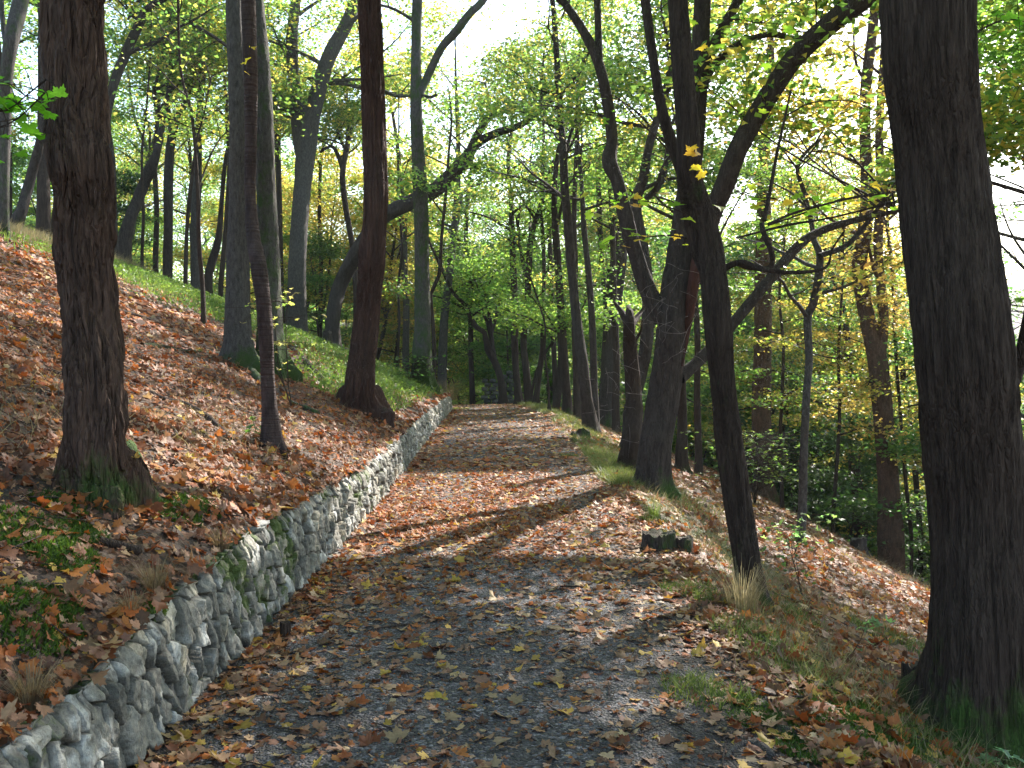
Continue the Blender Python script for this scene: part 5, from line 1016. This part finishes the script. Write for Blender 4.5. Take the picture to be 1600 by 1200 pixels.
# haze in the air of the wood
def haze(dens):
    m, t = mat('damp morning air'); v = nd(t, 'ShaderNodeVolumePrincipled'); v.inputs['Color'].default_value = (.80, .91, 1, 1); v.inputs['Density'].default_value = dens; v.inputs['Anisotropy'].default_value = .45
    o = t.nodes.new('ShaderNodeOutputMaterial'); t.links.new(v.outputs[0], o.inputs['Volume'])
    mb = MB(); box(mb, (10, 109, 18), (215, 254, 92), 0, (1, 1, 1), 0.001); tag(mb.build('haze', m, smooth=False), 'thin pale air between the trees', 'haze', kind='stuff')
haze(.0004)

# leafy maple twigs that hang into the picture; each belongs to the tree it grows on
def spray(tree_key, pl, Y, n, pal, seed, lsz=.13, wd=4, tmpl=LEAF3, sx=.14, sz=.05, hang=0):
    r_ = rs(seed); root, b = TREES[tree_key]; pts = np.array([P(px, py, Y + .06 * i) for i, (px, py) in enumerate(pl)]); mb, fo = MB(), MB()
    pr, rr = resample(pts, np.linspace(wd, 1.2, len(pts)) * Y / F / 2, .05); V, pol, _, _ = tube(pr, rr, 6); mb.add(V, pol)
    k0 = len(pr) // 4; c = pr[r_.randint(k0, len(pr), n)] + r_.normal(0, 1, (n, 3)) * [sx, sx, sz]
    for q in c:
        j = int(np.argmin(np.linalg.norm(pr - q, axis=1))); V, pol, _, _ = tube(np.array([pr[j], (pr[j] + q) / 2 + [0, 0, .02], q]), np.array([.003, .0022, .0018]), 4); mb.add(V, pol)
    leaves(fo, c, lsz * r_.uniform(.7, 1.2, n), pick(pal, n, r_), r_, .32, None, tmpl, .25)
    br = mb.build('twig', B['dark'], root, b, moss=True); f = fo.build('leaves', M_FOL, root, b, smooth=True); mw = f.matrix_world
    f.parent = br; f.location = (0, 0, 0)
LG = [(.07, .19, .015), (.09, .23, .02), (.12, .26, .03)]; YG = [(.14, .26, .03), (.2, .3, .04), (.26, .3, .04), (.42, .30, .05)]
spray('T1', [(72, 124), (40, 150), (10, 172), (-50, 178)], 4.6, 34, LG, 1, .12, 3, LEAF3, .10, .07)
spray('T1', [(70, 145), (28, 185), (-5, 200), (-60, 215)], 4.3, 26, LG, 2, .12, 3, LEAF3, .10, .06)
spray('T3', [(394, 60), (385, 100), (380, 70)], 8.2, 4, [(.5, .38, .05), (.42, .33, .04)], 3, .09, 2, LEAF3, .05, .08)
spray('R2', [(1100, 345), (1040, 322), (990, 312), (950, 316)], 6.6, 16, YG, 4, .12, 3, LEAF3, .12, .05)
spray('R2', [(1100, 380), (1050, 368), (1000, 372), (962, 378)], 6.9, 14, YG, 5, .12, 3, LEAF3, .12, .05)
spray('R2', [(1210, 310), (1180, 308), (1150, 298), (1240, 318)], 7.2, 13, YG, 6, .12, 2, LEAF3, .16, .06)
spray('R2', [(1085, 236), (1075, 250), (1076, 272)], 6.2, 4, [(.5, .4, .05), (.5, .32, .05)], 7, .13, 2, LEAF3, .05, .06)
spray('R2', [(1120, 40), (1150, 30), (1190, 36), (1215, 20)], 6.4, 16, YG, 8, .12, 3, LEAF3, .15, .08)
spray('R2', [(1200, 352), (1250, 335), (1310, 312), (1380, 300)], 8.2, 26, YG, 9, .13, 3, LEAF3, .22, .08)
spray('R2', [(1230, 180), (1270, 160), (1330, 158), (1370, 175)], 8.8, 16, LG + YG, 10, .13, 3, LEAF3, .2, .1)
spray('R2', [(1190, 330), (1200, 370), (1230, 385)], 8.0, 10, YG, 11, .12, 2, LEAF3, .18, .08)
spray('R1', [(1510, 60), (1545, 40), (1580, 30), (1630, 42)], 5.6, 26, LG, 12, .12, 4, LEAF3, .12, .10)
spray('R1', [(1560, 470), (1590, 478), (1640, 480)], 7.0, 8, LG, 13, .14, 3, LEAF3, .1, .05)
spray('R3', [(1060, 250), (1000, 190), (960, 150), (930, 160)], 12.5, 24, LG + YG, 14, .12, 3, LEAF2, .3, .14)
spray('T3', [(405, 480), (432, 470), (452, 478)], 9.0, 5, [(.4, .36, .1), (.26, .3, .08)], 15, .08, 2, LEAF3, .08, .04)
# pale bare twigs hanging about the dead trunk and the many-stemmed tree
def bare_twigs(tree_key, cx, cy, rx, ry, n, Y, seed):
    r_ = rs(seed); root, b = TREES[tree_key]
    for i in range(n):
        mb = MB(); x, y = cx + r_.normal(0, rx), cy + r_.normal(0, ry); pts = [P(x, y, Y + r_.normal(0, .2))]; a = r_.uniform(0, 6.28); d = np.array([math.cos(a), r_.normal(0, .4), -.2 + .6 * math.sin(a)])
        for k in range(5): d = d + r_.normal(0, .35, 3) + [0, 0, -.12]; pts.append(pts[-1] + d * .055)
        V, pol, _, _ = tube(resample(pts, np.ones(6), .04)[0], np.linspace(.004, .0018, len(resample(pts, np.ones(6), .04)[0])), 4); mb.add(V, pol, (2.2, 2.0, 2.0)); mb.build('twig', B['grey'], root, b, moss=True)
bare_twigs('R4', 975, 560, 22, 90, 44, TREES['R4'][1][1] - .1, 1)
bare_twigs('R3', 1050, 470, 24, 60, 26, TREES['R3'][1][1] - .45, 2)

# each background tree gets a label that says where among the near trunks it is seen
MARKS = [(-400, 'the left edge'), (140, 'the furrowed tree'), (372, 'the banded tree'), (468, 'the forked grey tree'), (573, 'the reddish trunk'), (660, 'the mossy straight trunk'), (757, 'the small crest tree'), (815, 'the knobbly twins'), (900, 'the curving slender trunk'), (1045, 'the many-stemmed tree'), (1135, 'the bending trunk'), (1262, 'the crooked pale trunk'), (1380, 'the pine'), (1510, 'the massive trunk'), (2200, 'the right edge')]
ORD = ['nearest', 'second nearest', 'third nearest', 'fourth nearest', 'fifth nearest', 'sixth nearest', 'seventh nearest', 'eighth nearest', 'ninth nearest', 'tenth nearest']
SHORT = {'trees of the wood beyond the left ridge': 'dim trunk beyond the ridge', 'saplings beyond the left ridge': 'green sapling beyond the ridge', 'trees of the wood beyond the path crest': 'trunk beyond the crest', 'saplings beyond the path crest': 'sapling beyond the crest',
    'trees of the valley wood on the right': 'dim valley trunk', 'saplings in the valley wood on the right': 'valley sapling', 'tall saplings on the right valley side': 'tall leafy sapling', 'slender trees on the right valley side': 'slender pale tree', 'trees just outside the picture': 'added unseen shade tree', 'low shrubs on the valley side': 'low dark green shrub', 'golden trees beyond the left end of the wall': 'golden tree beyond the crest'}
bins = {}
for o in list(COL.objects):
    if o.get('group') in SHORT and o.parent is None:
        x, y = o.location[0], o.location[1]
        if y < 1: px = 5000 if x > 0 else -5000
        else: px = 800 + F * x / y
        k = max(0, min(len(MARKS) - 2, sum(px > m[0] for m in MARKS) - 1)); bins.setdefault((o['group'], k), []).append((math.hypot(x, y), o))
for (g_, k), l in bins.items():
    l.sort(key=lambda q: q[0])
    for i, (_, o) in enumerate(l):
        n_ = (ORD[i] if i < 10 else '%dth nearest' % (i + 1)) + ' ' + SHORT[g_]
        o['label'] = n_ + ' between ' + MARKS[k][1] + ' and ' + MARKS[k + 1][1]
